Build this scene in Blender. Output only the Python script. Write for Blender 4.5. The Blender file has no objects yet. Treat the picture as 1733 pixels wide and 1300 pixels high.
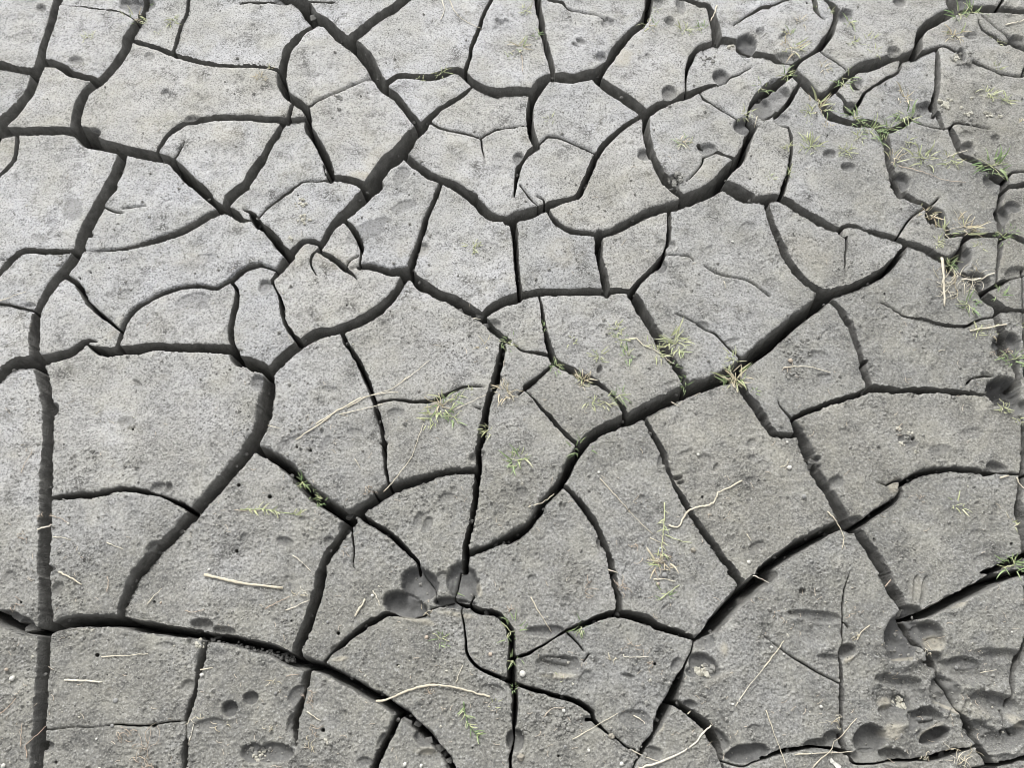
import bpy, bmesh, math, random
import numpy as np
from mathutils import Vector, Matrix

random.seed(7)
RNG = np.random.default_rng(11)
S = bpy.context.scene
COL = S.collection

# ------------------------------------------------------------------ camera, sky, sun, exposure
PW, PH = 1733.0, 1300.0
FPX = 1260.0
TILT = math.radians(24.0)
CAM_H = 1.38
cam_d = bpy.data.cameras.new('camera')
cam = bpy.data.objects.new('camera', cam_d)
COL.objects.link(cam)
cam.location = (0, 0, CAM_H)
cam.rotation_euler = (TILT, 0, 0)
cam_d.sensor_width = 36.0
cam_d.lens = FPX / PW * 36.0
cam_d.clip_start = 0.02
cam_d.clip_end = 500
S.camera = cam

SUN_EL, SUN_AZ = math.radians(44), math.radians(-20)     # azimuth from +Y, positive to the right
W = bpy.data.worlds.new('World')
S.world = W
W.use_nodes = True
wn = W.node_tree.nodes
wl = W.node_tree.links
wn.clear()
sky = wn.new('ShaderNodeTexSky')
sky.sky_type = 'NISHITA'
sky.sun_disc = False
sky.sun_elevation = SUN_EL
sky.sun_rotation = SUN_AZ
sky.dust_density = 4.0
hs = wn.new('ShaderNodeHueSaturation')
hs.inputs['Saturation'].default_value = 0.07            # overcast: a grey sky
bg = wn.new('ShaderNodeBackground')
bg.inputs['Strength'].default_value = 0.15
wo = wn.new('ShaderNodeOutputWorld')
wl.new(sky.outputs[0], hs.inputs['Color'])
wl.new(hs.outputs[0], bg.inputs['Color'])
wl.new(bg.outputs[0], wo.inputs['Surface'])

sd_ = bpy.data.lights.new('sun', 'SUN')
sd_.energy = 1.35
sd_.angle = math.radians(14)
sd_.color = (1.0, 0.985, 0.96)
sun = bpy.data.objects.new('sun', sd_)
COL.objects.link(sun)
sdir = Vector((math.sin(SUN_AZ) * math.cos(SUN_EL), math.cos(SUN_AZ) * math.cos(SUN_EL), math.sin(SUN_EL)))
sun.rotation_euler = sdir.to_track_quat('Z', 'Y').to_euler()
sun.location = sdir * 5

S.view_settings.view_transform = 'Standard'
S.view_settings.look = 'None'
S.view_settings.gamma = 1
S.view_settings.exposure = 0.44
S.view_settings.use_curve_mapping = False
S.render.filter_size = 0.9
S.cycles.filter_width = 0.9

# ------------------------------------------------------------------ photo pixel -> point on the mud (z = 0)
CT, ST = math.cos(TILT), math.sin(TILT)


def ground(px, py):
    cx = (np.asarray(px, dtype=float) - PW / 2) / FPX
    cy = (PH / 2 - np.asarray(py, dtype=float)) / FPX
    wz = CT - cy * ST
    s = CAM_H / wz
    return cx * s, (cy * CT + ST) * s


def mm_per_px(px, py):
    a = ground(px, py)
    b = ground(px + 1, py)
    return float(b[0] - a[0])


# the photo was measured in a 4 x 4 set of enlarged tiles, each 440 x 330 px shown 3.94 times larger
ZF = 440.0 / 1733.0
TX = {'A': 0, 'B': 430, 'C': 860, 'D': 1293}
TY = {'1': 0, '2': 320, '3': 640, '4': 970}


def zp(tile, x, y):
    return TX[tile[0]] + x * ZF, TY[tile[1]] + y * ZF

# ------------------------------------------------------------------ measured cracks: per tile, polylines of x y width
CRACKS = {
'A1': """375 0 60,350 110 62,310 240 60,280 340 62,268 420 75,250 480 70,215 560 70,170 650 70,90 740 80,20 810 85,-15 880 80
0 430 65,100 455 55,180 470 55,250 480 50
300 420 55,360 425 50,430 455 55,480 490 50,560 510 42,620 525 45,650 550 50
970 -5 40,945 70 50,940 120 50,890 185 55,850 250 65,835 330 60,790 400 60,730 480 55,660 545 60,590 590 60,545 650 65,520 720 70,500 800 70,510 860 80,570 930 90,640 950 85,720 970 80,860 1005 72,980 1030 70,1060 1050 65,1140 1075 50,1200 1130 70,1260 1195 75,1330 1250 65,1400 1310 50
890 265 35,980 290 35,1080 325 40,1180 365 42,1280 395 40,1400 425 38,1480 435 30,1733 437 30
1255 -5 22,1240 90 25,1205 160 25,1180 240 28,1155 330 22
405 28 15,520 35 18,680 55 20,790 75 18,850 95 14,900 130 12
0 885 70,100 870 62,250 868 58,400 865 55,510 875 55
110 900 30,105 1000 32,70 1080 30,-5 1162 28
820 1010 70,790 1110 80,740 1210 80,690 1305 75
1055 1040 22,1050 1010 25,1080 950 30,1130 890 32,1200 845 35,1260 815 38,1350 800 42,1430 785 42,1560 785 40,1740 785 40
1160 1060 18,1190 1020 14,1220 970 8,1235 925 3
1740 1060 50,1680 1150 60,1640 1225 60,1580 1265 55,1520 1310 45
560 860 50,600 880 60,645 880 45""",
'B1': """250 -10 60,330 30 90,390 110 95,480 150 75,560 230 80,630 280 85,700 330 95,760 400 95,800 470 75,840 540 80,880 600 60,940 640 50,1000 710 50,1060 790 50,1110 850 50
180 4 14,260 4 14
410 160 35,340 200 45,280 260 60,225 330 65,200 410 55,190 470 65,185 550 65,220 630 55,290 680 55,340 720 50,360 790 50,360 850 55,400 910 55,440 980 55,480 1060 55,505 1130 52,510 1195 50
1010 -15 55,920 60 62,820 120 62,740 185 65,650 250 65
0 438 30,80 445 32,170 470 30
0 790 38,120 795 38,200 800 35,330 793 28
262 680 20,240 750 28,225 815 30
200 805 35,150 890 45,90 990 48,50 1080 50,-10 1165 50
780 510 5,690 550 8,580 600 10,480 645 11,410 680 14,350 715 20
885 545 45,960 505 42,1050 505 40,1160 510 48,1240 495 55,1300 470 52,1350 465 48,1400 490 55,1450 540 55,1520 580 55,1600 610 65,1680 610 62,1740 605 60
1583 -5 25,1530 100 25,1490 210 30,1450 310 28,1435 390 25,1410 460 30,1405 495 25
1460 565 12,1400 615 30,1320 670 35,1240 720 35,1180 780 45,1120 850 75,1060 900 95,1010 970 110,950 1040 115,880 1090 105,830 1160 100,780 1230 100,740 1300 90
990 1030 35,1050 1085 55,1110 1130 55,1170 1175 50,1250 1205 50,1330 1240 52,1400 1275 55,1470 1310 50
1252 1205 25,1230 1270 35,1215 1310 38
1165 808 15,1240 850 18,1330 875 15,1420 890 16,1510 920 13
1510 920 13,1560 885 14,1600 860 12,1680 845 9,1740 838 9
1512 920 13,1525 1000 10,1540 1100 4
1600 860 5,1690 800 3
520 1180 40,600 1190 50,680 1210 50,750 1255 55
510 1200 30,430 1205 12,330 1205 14,290 1230 16,240 1260 14,175 1305 14
455 1095 8,475 1160 10""",
'C1': """195 -8 45,205 70 45,225 150 40,225 200 45,245 270 38,265 350 42,285 420 42,300 490 35
270 -5 20,360 15 20,400 55 14,480 75 10,580 95 8,640 125 8
942 -5 55,930 70 50,900 150 55,830 210 50,770 270 50,710 340 60,675 400 50,640 440 50,600 490 70,590 520 60
290 520 60,370 520 72,440 525 68,520 505 70,595 490 70
290 510 40,240 540 75,190 600 80,155 680 55,145 760 50,150 850 50,170 920 50,195 975 40
-5 605 58,80 605 58,180 615 55
590 525 60,670 580 75,760 640 75,840 690 75,910 745 65
910 765 60,980 710 60,1050 685 45,1120 660 30,1180 635 55,1250 610 45,1320 580 30,1400 565 15
1400 565 12,1480 515 12,1540 485 10,1620 440 8
895 762 30,830 800 32,770 840 35,700 900 40,640 960 42,590 1030 45,560 1100 50,525 1180 50,490 1260 48,465 1310 48
920 780 55,920 860 55,930 930 55,950 1000 50,980 1070 50,1010 1140 60,1060 1210 70,1110 1260 60,1150 1300 40
-5 842 9,60 832 9,135 825 9
197 970 35,150 1005 40,110 1050 28,70 1110 35,55 1180 32,45 1240 22,38 1305 12
195 965 11,240 920 12,270 900 14,330 903 10,420 940 9,500 975 9,590 1018 9
80 1230 12,110 1265 11,140 1305 8
1200 -8 35,1280 25 42,1340 40 40,1365 110 60,1385 190 65,1395 240 70,1390 280 60
1400 265 50,1450 262 55,1510 270 40
1510 270 20,1600 330 18,1640 355 40,1690 360 40,1740 370 35
1385 275 35,1310 300 40,1250 340 35,1215 400 40,1190 470 25,1183 540 15,1188 615 12
1300 310 8,1310 360 5
1740 38 25,1690 45 25,1640 75 20,1580 110 15,1500 165 5
1740 575 60,1680 620 50,1640 660 30,1605 725 22,1600 800 14,1640 850 25
1280 625 12,1305 665 18,1360 690 12,1430 735 12,1530 800 10
1640 850 40,1600 920 60,1580 990 60,1540 1060 70,1470 1130 75,1410 1200 80,1350 1250 80,1270 1290 65,1170 1320 60
1270 975 30,1300 985 10
1390 1010 25,1430 1030 22,1500 1055 20
1300 1050 14,1280 1110 10,1190 1205 6
1380 1015 10,1300 1050 10
1690 790 20,1740 785 20
1410 1225 50,1500 1250 60,1560 1280 60,1620 1315 50""",
'D1': """-5 47 20,80 20 16,150 -5 15
335 -5 35,345 60 35,370 105 18,405 130 8
400 -5 20,450 40 40,485 90 50,470 150 35,450 210 45,400 280 55,350 340 35,290 375 22,220 420 40,190 470 50,150 520 50,90 550 50,20 585 30,-10 600 30
-5 360 40,60 380 40,130 395 20,200 435 14
200 490 70,260 550 70,320 610 65,375 650 60,430 620 55,480 575 60,540 520 50,600 470 55,680 445 75,760 425 70,840 395 50,920 380 36,1010 340 36
910 395 40,980 370 50,1030 320 60,1030 260 50,1060 190 60,1130 145 65,1200 110 75,1270 70 70,1340 60 80,1420 65 50,1500 60 55,1600 65 40,1740 78 35
1280 -8 95,1300 50 80
990 385 45,1060 350 30,1130 325 22,1190 312 16,1250 335 25,1300 360 20
1155 325 14,1160 430 35,1155 520 38,1150 600 40,1135 660 45,1140 720 40,1130 775 25
1450 105 10,1520 165 14,1580 215 14,1645 275 16
1430 140 8,1430 165 15,1460 205 22,1530 250 25,1590 290 25,1640 290 20
1590 -5 20,1560 50 15,1525 75 8
1640 270 25,1690 300 50,1740 335 40
1390 410 12,1450 445 18,1510 475 14,1580 500 16,1700 512 14,1740 505 14
1735 460 20,1715 510 12
912 400 20,905 450 25,880 490 18,800 530 20,720 580 18,670 620 25,650 660 25,610 710 30,570 745 35
590 500 30,600 550 35,640 580 20
475 600 30,530 660 25,570 730 40
228 570 25,190 640 35,150 700 35,90 750 35,30 780 30,-10 795 30
375 650 40,400 720 50,440 770 55,520 800 50,600 820 45,680 815 55,750 835 55,790 870 60,860 860 40,930 830 45,990 785 30
790 870 60,815 950 55,830 1020 50,830 1090 45,850 1150 50,875 1220 85,910 1290 85
1150 745 30,1165 760 40,1180 810 35,1205 855 25
980 795 15,1050 825 14,1130 845 16,1200 852 14,1245 845 15,1280 815 14,1380 825 12,1510 855 6
1245 845 25,1270 910 50,1300 970 50,1320 1020 50,1400 1070 45,1480 1110 50,1550 1150 55,1610 1200 55,1600 1260 40
165 850 15,180 900 28,182 970 22,180 1040 22,170 1110 25,150 1200 32,130 1260 38,115 1315 35
60 780 12,85 825 12,165 855 12
1600 1260 35,1620 1190 25,1660 1145 18,1740 1135 14
1605 1240 40,1680 1235 35,1740 1225 45
1605 1255 50,1580 1315 45
380 345 12,440 385 12,490 415 14,545 465 12""",
'A2': """745 -15 75,690 50 80,650 130 85,610 200 85,570 280 85,540 350 80,525 400 75,490 470 75,430 550 75,370 620 65,310 710 60,265 800 50,235 870 70,230 950 80,232 1050 80,240 1120 80,265 1200 90,285 1305 85
10 550 30,40 510 50,90 455 45,160 410 45,250 410 42,350 412 40,430 415 35,500 410 30,560 405 28
580 418 4,650 418 6,740 412 14,850 400 22,950 378 32,1080 338 42,1200 300 48,1290 255 48,1370 205 50,1440 165 48,1500 135 50
1305 -12 45,1380 50 50,1440 105 45,1500 140 50,1560 160 60,1610 205 45,1680 215 14,1740 262 30
1500 130 50,1530 70 60,1590 20 50,1645 -12 45
1615 130 6,1670 150 25,1710 200 45,1745 250 50
690 125 18,705 125 15,760 150 12,825 163 5
815 133 6,880 124 8,975 122 4
430 580 35,500 620 35,545 680 45,590 760 35,640 810 35,700 860 28,760 910 20,815 958 12
780 1050 30,810 970 30,840 890 28,890 820 28,950 775 22,1000 750 18,1080 705 22,1170 675 22,1270 655 22,1360 655 25,1440 668 25,1500 640 22,1560 600 32,1620 550 32,1680 520 30,1740 507 25
1545 620 25,1580 680 30,1575 760 38,1555 850 42,1540 940 42,1545 1020 40,1560 1080 45,1560 1130 45
-8 1240 70,40 1190 80,110 1155 85,200 1150 85,290 1145 70,380 1120 60,470 1095 58,530 1050 60,590 1010 30,645 1015 6
590 1040 20,640 1070 50,720 1085 70,830 1075 70,950 1065 72,1050 1050 60,1150 1060 60,1280 1060 60,1400 1065 65,1500 1070 65,1560 1080 60,1580 1140 75,1660 1160 80,1745 1187 85
-5 765 20,80 775 15,160 795 20,245 818 12
0 465 6,40 470 5""",
'B2': """820 -20 90,750 30 95,700 80 95,640 140 85,580 190 75,530 240 60,490 300 45,455 360 42,430 400 35
-10 170 50,30 240 60,80 270 55,130 320 65,170 380 60,220 430 60,240 450 60
260 -3 12,180 50 14,100 110 14,30 185 12
245 430 50,290 375 45,330 345 35,390 345 35,445 365 35
240 450 55,200 500 55,165 550 40,130 590 25,115 625 20
430 395 20,390 430 22,372 480 18,390 530 12,415 570 5
420 405 25,480 440 35,550 480 42,610 530 38,650 560 25,680 590 8,687 630 3
595 205 28,650 255 40,690 320 42,715 390 35,710 450 18,705 520 18
615 515 10,640 470 10,695 438 9
640 525 6,705 515 6
705 520 35,770 515 45,840 535 45,910 555 48,980 550 55,1030 560 90
1237 -10 18,1200 80 28,1155 180 35,1125 280 40,1095 370 30,1070 440 45,1045 525 50
1010 575 60,975 640 50,940 690 60,870 770 70,790 830 72,700 880 72,600 920 72,520 945 65,430 960 80,350 1000 75,270 1060 75,200 1120 80,130 1190 80,95 1240 70
-5 1187 70,60 1200 60,95 1230 80,100 1285 60
120 605 25,140 660 14,160 700 20,180 780 35,200 870 30,240 950 35,295 1005 40
-5 510 16,60 512 13,155 545 9
1045 565 60,1110 630 80,1180 670 70,1250 710 75,1320 730 70,1380 770 75,1440 810 75,1510 850 70,1560 900 50,1620 960 50,1700 1015 40
1530 840 50,1600 790 65,1670 750 70,1745 735 70
587 950 30,610 1020 40,650 1080 38,690 1140 40,720 1210 42,765 1300 40
1660 1010 25,1650 1090 50,1635 1170 55,1615 1250 60,1595 1315 60
1330 -10 40,1430 40 60,1490 95 62,1540 150 65,1600 190 55,1680 200 42,1745 195 55""",
'C2': """-8 213 60,60 180 62,150 160 75,230 125 60,300 95 55,380 75 40,450 50 40,490 -5 42
190 40 8,235 65 14,240 110 15
110 0 8,150 60 14,200 105 6
30 205 55,45 290 50,50 380 42,55 480 38,65 580 38,75 680 38,75 745 30
258 135 25,300 200 30,350 250 32,420 285 32,500 300 30,590 312 30
590 312 40,680 290 45,760 250 52,840 205 58,930 160 60,1020 130 60,1110 115 70,1200 80 75,1290 45 75,1380 10 60,1425 -12 50
605 305 60,605 400 55,615 480 50,635 560 60,650 640 60,655 700 55
1070 140 25,1075 220 32,1072 300 32,1065 350 25,1050 390 14,1040 440 35,1000 490 45,940 550 40,880 610 40,830 670 50,815 715 45
1060 435 7,1130 440 7,1210 445 7,1240 475 5
1310 510 7,1400 560 9,1500 585 9,1580 605 10,1650 640 10,1740 715 10
-5 742 70,70 720 65,150 700 50,220 690 55,330 690 50,450 690 55,560 685 55,650 685 55,750 675 48,825 690 50
825 700 60,870 770 75,920 860 72,970 940 70,1020 1030 70,1070 1110 65,1120 1180 60,1160 1240 55,1190 1305 55
207 710 15,225 810 22,235 890 28,255 980 35,280 1070 45,310 1150 50,370 1180 55,440 1215 50,500 1255 45,570 1270 40,640 1320 30
40 1030 12,80 1070 14,130 1085 20,200 1095 25,275 1102 25
285 1180 20,230 1230 25,170 1270 25,105 1315 25
1115 830 6,1200 860 10,1270 900 10,1320 940 10,1380 970 18,1430 1020 18,1480 1070 18,1545 1125 18
1740 1035 100,1660 1090 95,1590 1150 90,1530 1200 90,1460 1235 80,1380 1270 75,1295 1315 70
1430 0 30,1480 20 50,1550 60 60,1640 75 50,1740 65 45""",
'D2': """-8 80 60,60 60 45,140 75 55,210 120 55,290 170 55,370 215 55,440 245 50,510 275 35
125 -5 30,118 60 28
500 275 28,550 240 28,610 245 25,670 270 16,720 285 30,800 305 35,880 330 35,960 365 42,1040 390 48,1110 425 52,1180 460 50,1230 480 60,1280 480 60,1320 420 60,1330 350 35,1370 310 42
15 70 45,35 170 45,70 270 50,110 360 55,150 450 60,200 530 60,260 600 60,330 655 50,390 685 60
555 315 20,555 380 20,548 450 14,552 530 8,555 580 3
500 290 7,548 318 7
945 365 30,920 420 45,870 480 55,800 545 65,720 590 65,640 630 65,550 665 65,460 690 70,400 710 100,370 760 100,300 810 90,220 870 90,150 930 95,80 990 100,-10 1057 95
430 730 40,490 780 42,530 840 50,570 900 55,600 980 50,630 1060 45,650 1130 42,665 1200 50,690 1260 50,700 1310 50
765 738 6,830 775 12,910 820 10,960 845 18,1080 865 22,1180 895 25,1270 908 25,1350 908 22,1420 875 20,1490 855 14,1545 850 12
865 -15 60,920 40 55,1000 85 40,1070 115 40,1120 170 70,1170 220 50,1225 290 30
888 328 12,930 260 14,970 200 14,1020 160 10,1100 120 12,1160 65 12
1215 315 30,1300 310 25,1380 305 40,1460 305 35,1560 305 35,1650 310 35,1700 325 40,1740 350 30
1612 -5 40,1575 60 35,1570 130 35,1580 220 60,1585 300 50,1580 380 40,1565 470 30,1555 540 20,1558 635 10
1260 500 40,1310 560 30,1370 600 40,1430 640 70,1460 690 60,1530 750 70,1590 790 55,1650 805 30,1740 812 25
1450 690 30,1530 650 35,1605 612 30,1660 590 10,1740 570 8
1565 780 45,1555 860 45,1580 930 50,1620 1000 70,1640 1060 70,1660 1120 60,1690 1200 50,1700 1300 40
1370 1295 8,1400 1260 10,1470 1243 14,1530 1248 8
1728 810 15,1728 900 25,1735 1000 30""",
'A3': """285 -5 85,300 100 90,315 200 100,318 300 88,312 420 88,308 550 95,305 700 95,303 850 92,300 950 100,300 1080 95,295 1200 95,295 1305 95
340 808 30,420 795 40,540 785 45,680 770 42,790 745 40,880 745 40,970 760 35,1040 780 20,1110 800 20,1200 840 40,1270 880 45,1320 905 40
1760 330 60,1720 380 80,1680 430 90,1620 530 85,1540 620 85,1470 700 85,1400 780 85,1310 880 80,1240 960 75,1170 1040 75,1080 1120 85,1020 1190 85,950 1270 80,915 1315 80""",
'B3': """90 -10 60,95 60 100,80 150 110,60 260 105,25 370 85,-5 450 80
20 475 50,100 510 70,180 560 75,260 630 80,330 710 85,410 790 95,490 840 80,560 890 90,620 930 80,660 955 60
743 -5 35,780 80 38,805 170 35,825 250 38,850 330 35,862 400 25,868 450 35,872 540 25,880 620 25,895 700 20,900 740 18
820 165 25,900 150 18,990 148 22,1100 158 25,1190 152 28,1260 125 30,1320 95 22,1390 60 20,1460 55 12,1540 60 5
650 905 70,720 870 70,810 810 70,880 760 80,960 720 72,1060 690 68,1150 665 62,1240 635 50,1340 620 45,1475 615 45
1622 -5 60,1580 100 55,1550 200 50,1535 300 58,1520 390 60,1495 480 50,1500 560 45,1490 640 50,1480 740 45,1470 850 42,1450 950 40,1430 1040 42,1415 1120 50,1410 1200 55,1405 1280 45
700 910 40,790 970 48,860 1010 45,930 1060 45,1000 1130 45,1050 1180 35,1090 1230 25,1100 1305 22
640 950 60,620 980 70,590 1040 60,540 1110 65,490 1180 65,460 1240 55,455 1315 60
645 1005 18,660 1100 14,660 1180 12,658 1250 8,690 1290 3
1425 1168 45,1520 1140 45,1600 1105 45,1670 1070 45,1740 1028 45
1510 205 10,1460 190 5
845 440 14,885 440 14""",
'C3': """205 -10 25,140 50 22,70 105 12
110 80 8,150 115 12,220 190 25,280 250 32,340 320 32,400 385 32,460 440 35
540 5 40,620 50 30,700 120 20,760 190 35,790 255 35
1490 5 60,1400 20 75,1300 45 90,1200 80 95,1100 125 95,1000 170 92,900 220 100,830 260 90,750 290 85,650 330 80,580 370 80,520 420 75,470 480 75,420 560 75,390 630 75,340 710 70,280 780 60,230 840 55,200 900 60,150 970 55,90 1020 70,-8 1085 60
1175 -10 45,1185 60 40,1190 110 30
905 260 30,950 340 40,1000 430 48,1040 500 45,1060 580 40,1090 660 28,1110 710 25,1160 790 48,1210 880 50,1270 970 52,1330 1060 55,1390 1140 55,1450 1220 55,1510 1290 50,1560 1350 40
370 720 30,430 775 35,490 840 45,540 910 50,590 990 45,630 1070 45,660 1150 40,685 1220 45,695 1305 45
1530 5 60,1590 110 65,1650 200 65,1700 280 65,1745 345 65
1690 1310 60,1740 1275 80""",
'D3': """-8 262 70,40 350 55,100 380 50,220 385 38
95 140 5,110 190 12,150 240 18,195 285 25
180 278 25,260 235 42,340 205 42,430 170 42,530 140 42,620 115 42,700 75 55,780 70 60,870 80 45,960 80 45,1060 75 50,1170 80 45,1280 90 45,1380 97 35,1500 118 22
668 -10 40,705 60 40
190 285 30,235 360 70,270 440 85,300 520 95,330 600 80,380 690 80,440 780 75,490 870 85,540 960 90,580 1010 60
575 1010 40,660 960 48,740 900 50,820 850 50,880 810 40,910 760 35,915 710 28,950 685 45,1020 645 45,1100 620 48,1200 605 42,1300 605 42,1400 615 40,1480 630 40,1560 630 20,1730 645 18
815 715 10,860 695 14,915 680 20
750 695 4,815 715 6
-10 1297 90,80 1220 90,170 1160 90,260 1100 100,340 1060 85,420 1020 80,500 990 70,580 1010 40
600 990 55,660 1070 65,710 1140 75,760 1220 85,810 1310 85
1500 118 14,1600 180 10,1720 260 12,1735 330 30,1738 440 45,1735 560 40,1725 640 50,1715 740 40,1700 850 60,1715 940 75,1730 1050 50,1738 1190 40
1450 1295 20,1550 1270 45,1640 1225 60,1740 1185 60
1355 55 5,1365 25 8,1395 0 8""",
'A4': """295 -5 80,300 100 90,305 200 95,310 330 110,300 430 90,290 520 90,285 640 95,275 780 95,270 880 95,262 1000 90,255 1120 100,240 1200 95,235 1310 95
-8 300 90,60 340 70,150 370 80,230 385 65,310 390 60,360 365 70,430 340 95,550 320 95,680 320 95,800 325 90,900 350 85,1050 375 90,1200 395 80,1300 405 75,1400 430 60,1520 440 75,1620 470 85,1740 497 85
920 -5 72,880 80 70,840 170 65,815 240 60,805 300 50
1372 460 40,1350 560 50,1325 650 45,1310 720 25,1300 800 35,1275 880 45,1250 960 35,1245 1020 12,1245 1080 10,1240 1130 30,1235 1220 45,1235 1315 45
300 1047 8,370 1042 6,430 1036 4
440 1032 5,520 1030 4,600 1031 2,700 1022 4,780 1015 9,900 1022 11,1020 1018 12,1060 1008 5
1065 1008 6,1120 1000 9,1180 995 8,1250 990 6""",
'B4': """-8 488 95,100 510 95,200 560 105,300 600 105,380 610 90,470 640 80,560 690 85,660 740 85,760 800 85,850 840 85,930 900 80,1010 950 80,1080 1010 70,1150 1080 70,1220 1150 60,1280 1220 60,1330 1315 55
447 -5 75,430 100 78,400 210 78,360 320 80,325 410 75,290 500 75,290 560 60
365 640 60,345 740 50,335 800 20,310 880 50,285 960 50,270 1040 45,280 1110 20,282 1160 6
465 600 25,520 530 20,590 470 45,660 410 45,740 350 50,820 305 50,880 275 45,950 285 20
950 285 9,1060 300 8,1150 270 25,1190 240 12,1330 195 9
1375 -8 12,1355 100 10,1340 180 10,1440 220 40,1500 250 50,1570 260 50,1640 290 50,1690 350 50,1715 420 60,1720 520 50,1715 640 70,1715 730 70
1130 0 6,1200 100 7,1215 190 8
1465 150 14,1440 200 16
1383 225 10,1385 265 12,1400 350 14,1410 450 18,1420 530 22,1470 610 25,1540 655 25,1620 690 30,1710 730 40
962 955 45,920 1050 50,880 1130 50,840 1210 55,805 1305 50""",
'C4': """698 -8 55,715 90 45,735 180 45,740 280 50
740 265 60,660 280 50,580 310 50,500 345 45,420 375 35,370 395 25,300 440 14,230 485 18,170 520 22,120 545 30,40 562 22
730 265 60,850 290 70,930 320 70,1010 360 60,1090 380 50,1160 405 45,1220 425 40,1250 445 20
1740 15 110,1660 60 110,1580 130 130,1500 200 120,1420 290 110,1350 370 80,1290 410 40,1245 450 15,1220 530 14,1190 590 16,1165 650 25,1140 720 70,1110 800 80,1060 880 80,1020 960 80,990 1030 60,965 1080 30,930 1130 45,890 1190 40,850 1260 14,830 1310 10
10 400 50,20 480 35,35 560 45,25 650 55,20 720 60,45 800 50,45 900 48,40 990 40,35 1040 20,38 1120 9,25 1200 20,15 1230 25,18 1310 22
40 735 30,150 775 35,250 800 35,340 825 35,440 855 40,510 890 45,555 930 35,570 985 35,620 1030 25,670 1075 15,740 1120 12,800 1170 14,890 1190 12
525 975 34,560 980 24
1095 850 50,1180 910 55,1250 960 65,1310 1010 70,1350 1060 80,1390 1120 70,1410 1180 50,1420 1240 30,1440 1310 14
1430 1260 10,1560 1295 10,1650 1260 14,1740 1228 14
400 405 14,470 470 12,500 520 9
535 545 9,500 590 8
1490 -5 60,1530 40 60,1580 90 60""",
'D4': """-12 22 95,40 -5 90
572 -5 5,545 90 10,525 180 16,525 290 12,520 370 11,525 460 10,505 560 14,510 640 28,512 720 25,515 800 32,515 900 32,520 1000 28,520 1090 25,530 1190 40
525 325 10,560 365 12
-5 420 5,100 500 6,200 570 10,300 630 14,370 670 10,495 735 9
800 -8 90,840 90 80,890 160 80,920 230 60,945 300 30,980 360 35,1010 430 30,1050 490 22,1080 540 50,1120 590 60,1150 620 30,1150 660 12,1190 740 14,1240 800 12,1270 860 12,1285 915 11,1320 950 20,1360 1000 50,1400 1060 50,1410 1130 40,1430 1180 50,1480 1240 50,1525 1310 60
1740 -12 60,1600 25 70,1500 60 90,1400 110 85,1300 160 85,1200 215 85,1100 265 75,1020 290 50,945 305 16
1740 455 40,1700 560 45,1670 660 35,1650 760 25,1635 850 14,1620 890 8
-8 1240 30,100 1200 35,200 1180 40,300 1165 25,400 1165 20,480 1180 30,560 1205 40,600 1270 20,700 1275 16,800 1260 14,900 1255 25,1000 1245 25,1090 1240 45,1180 1220 60,1280 1190 50,1360 1170 20,1410 1140 14
1500 1290 30,1640 1260 35,1740 1235 35
1590 920 8,1595 1080 6
1640 1040 8,1670 1075 14""",
}

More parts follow.
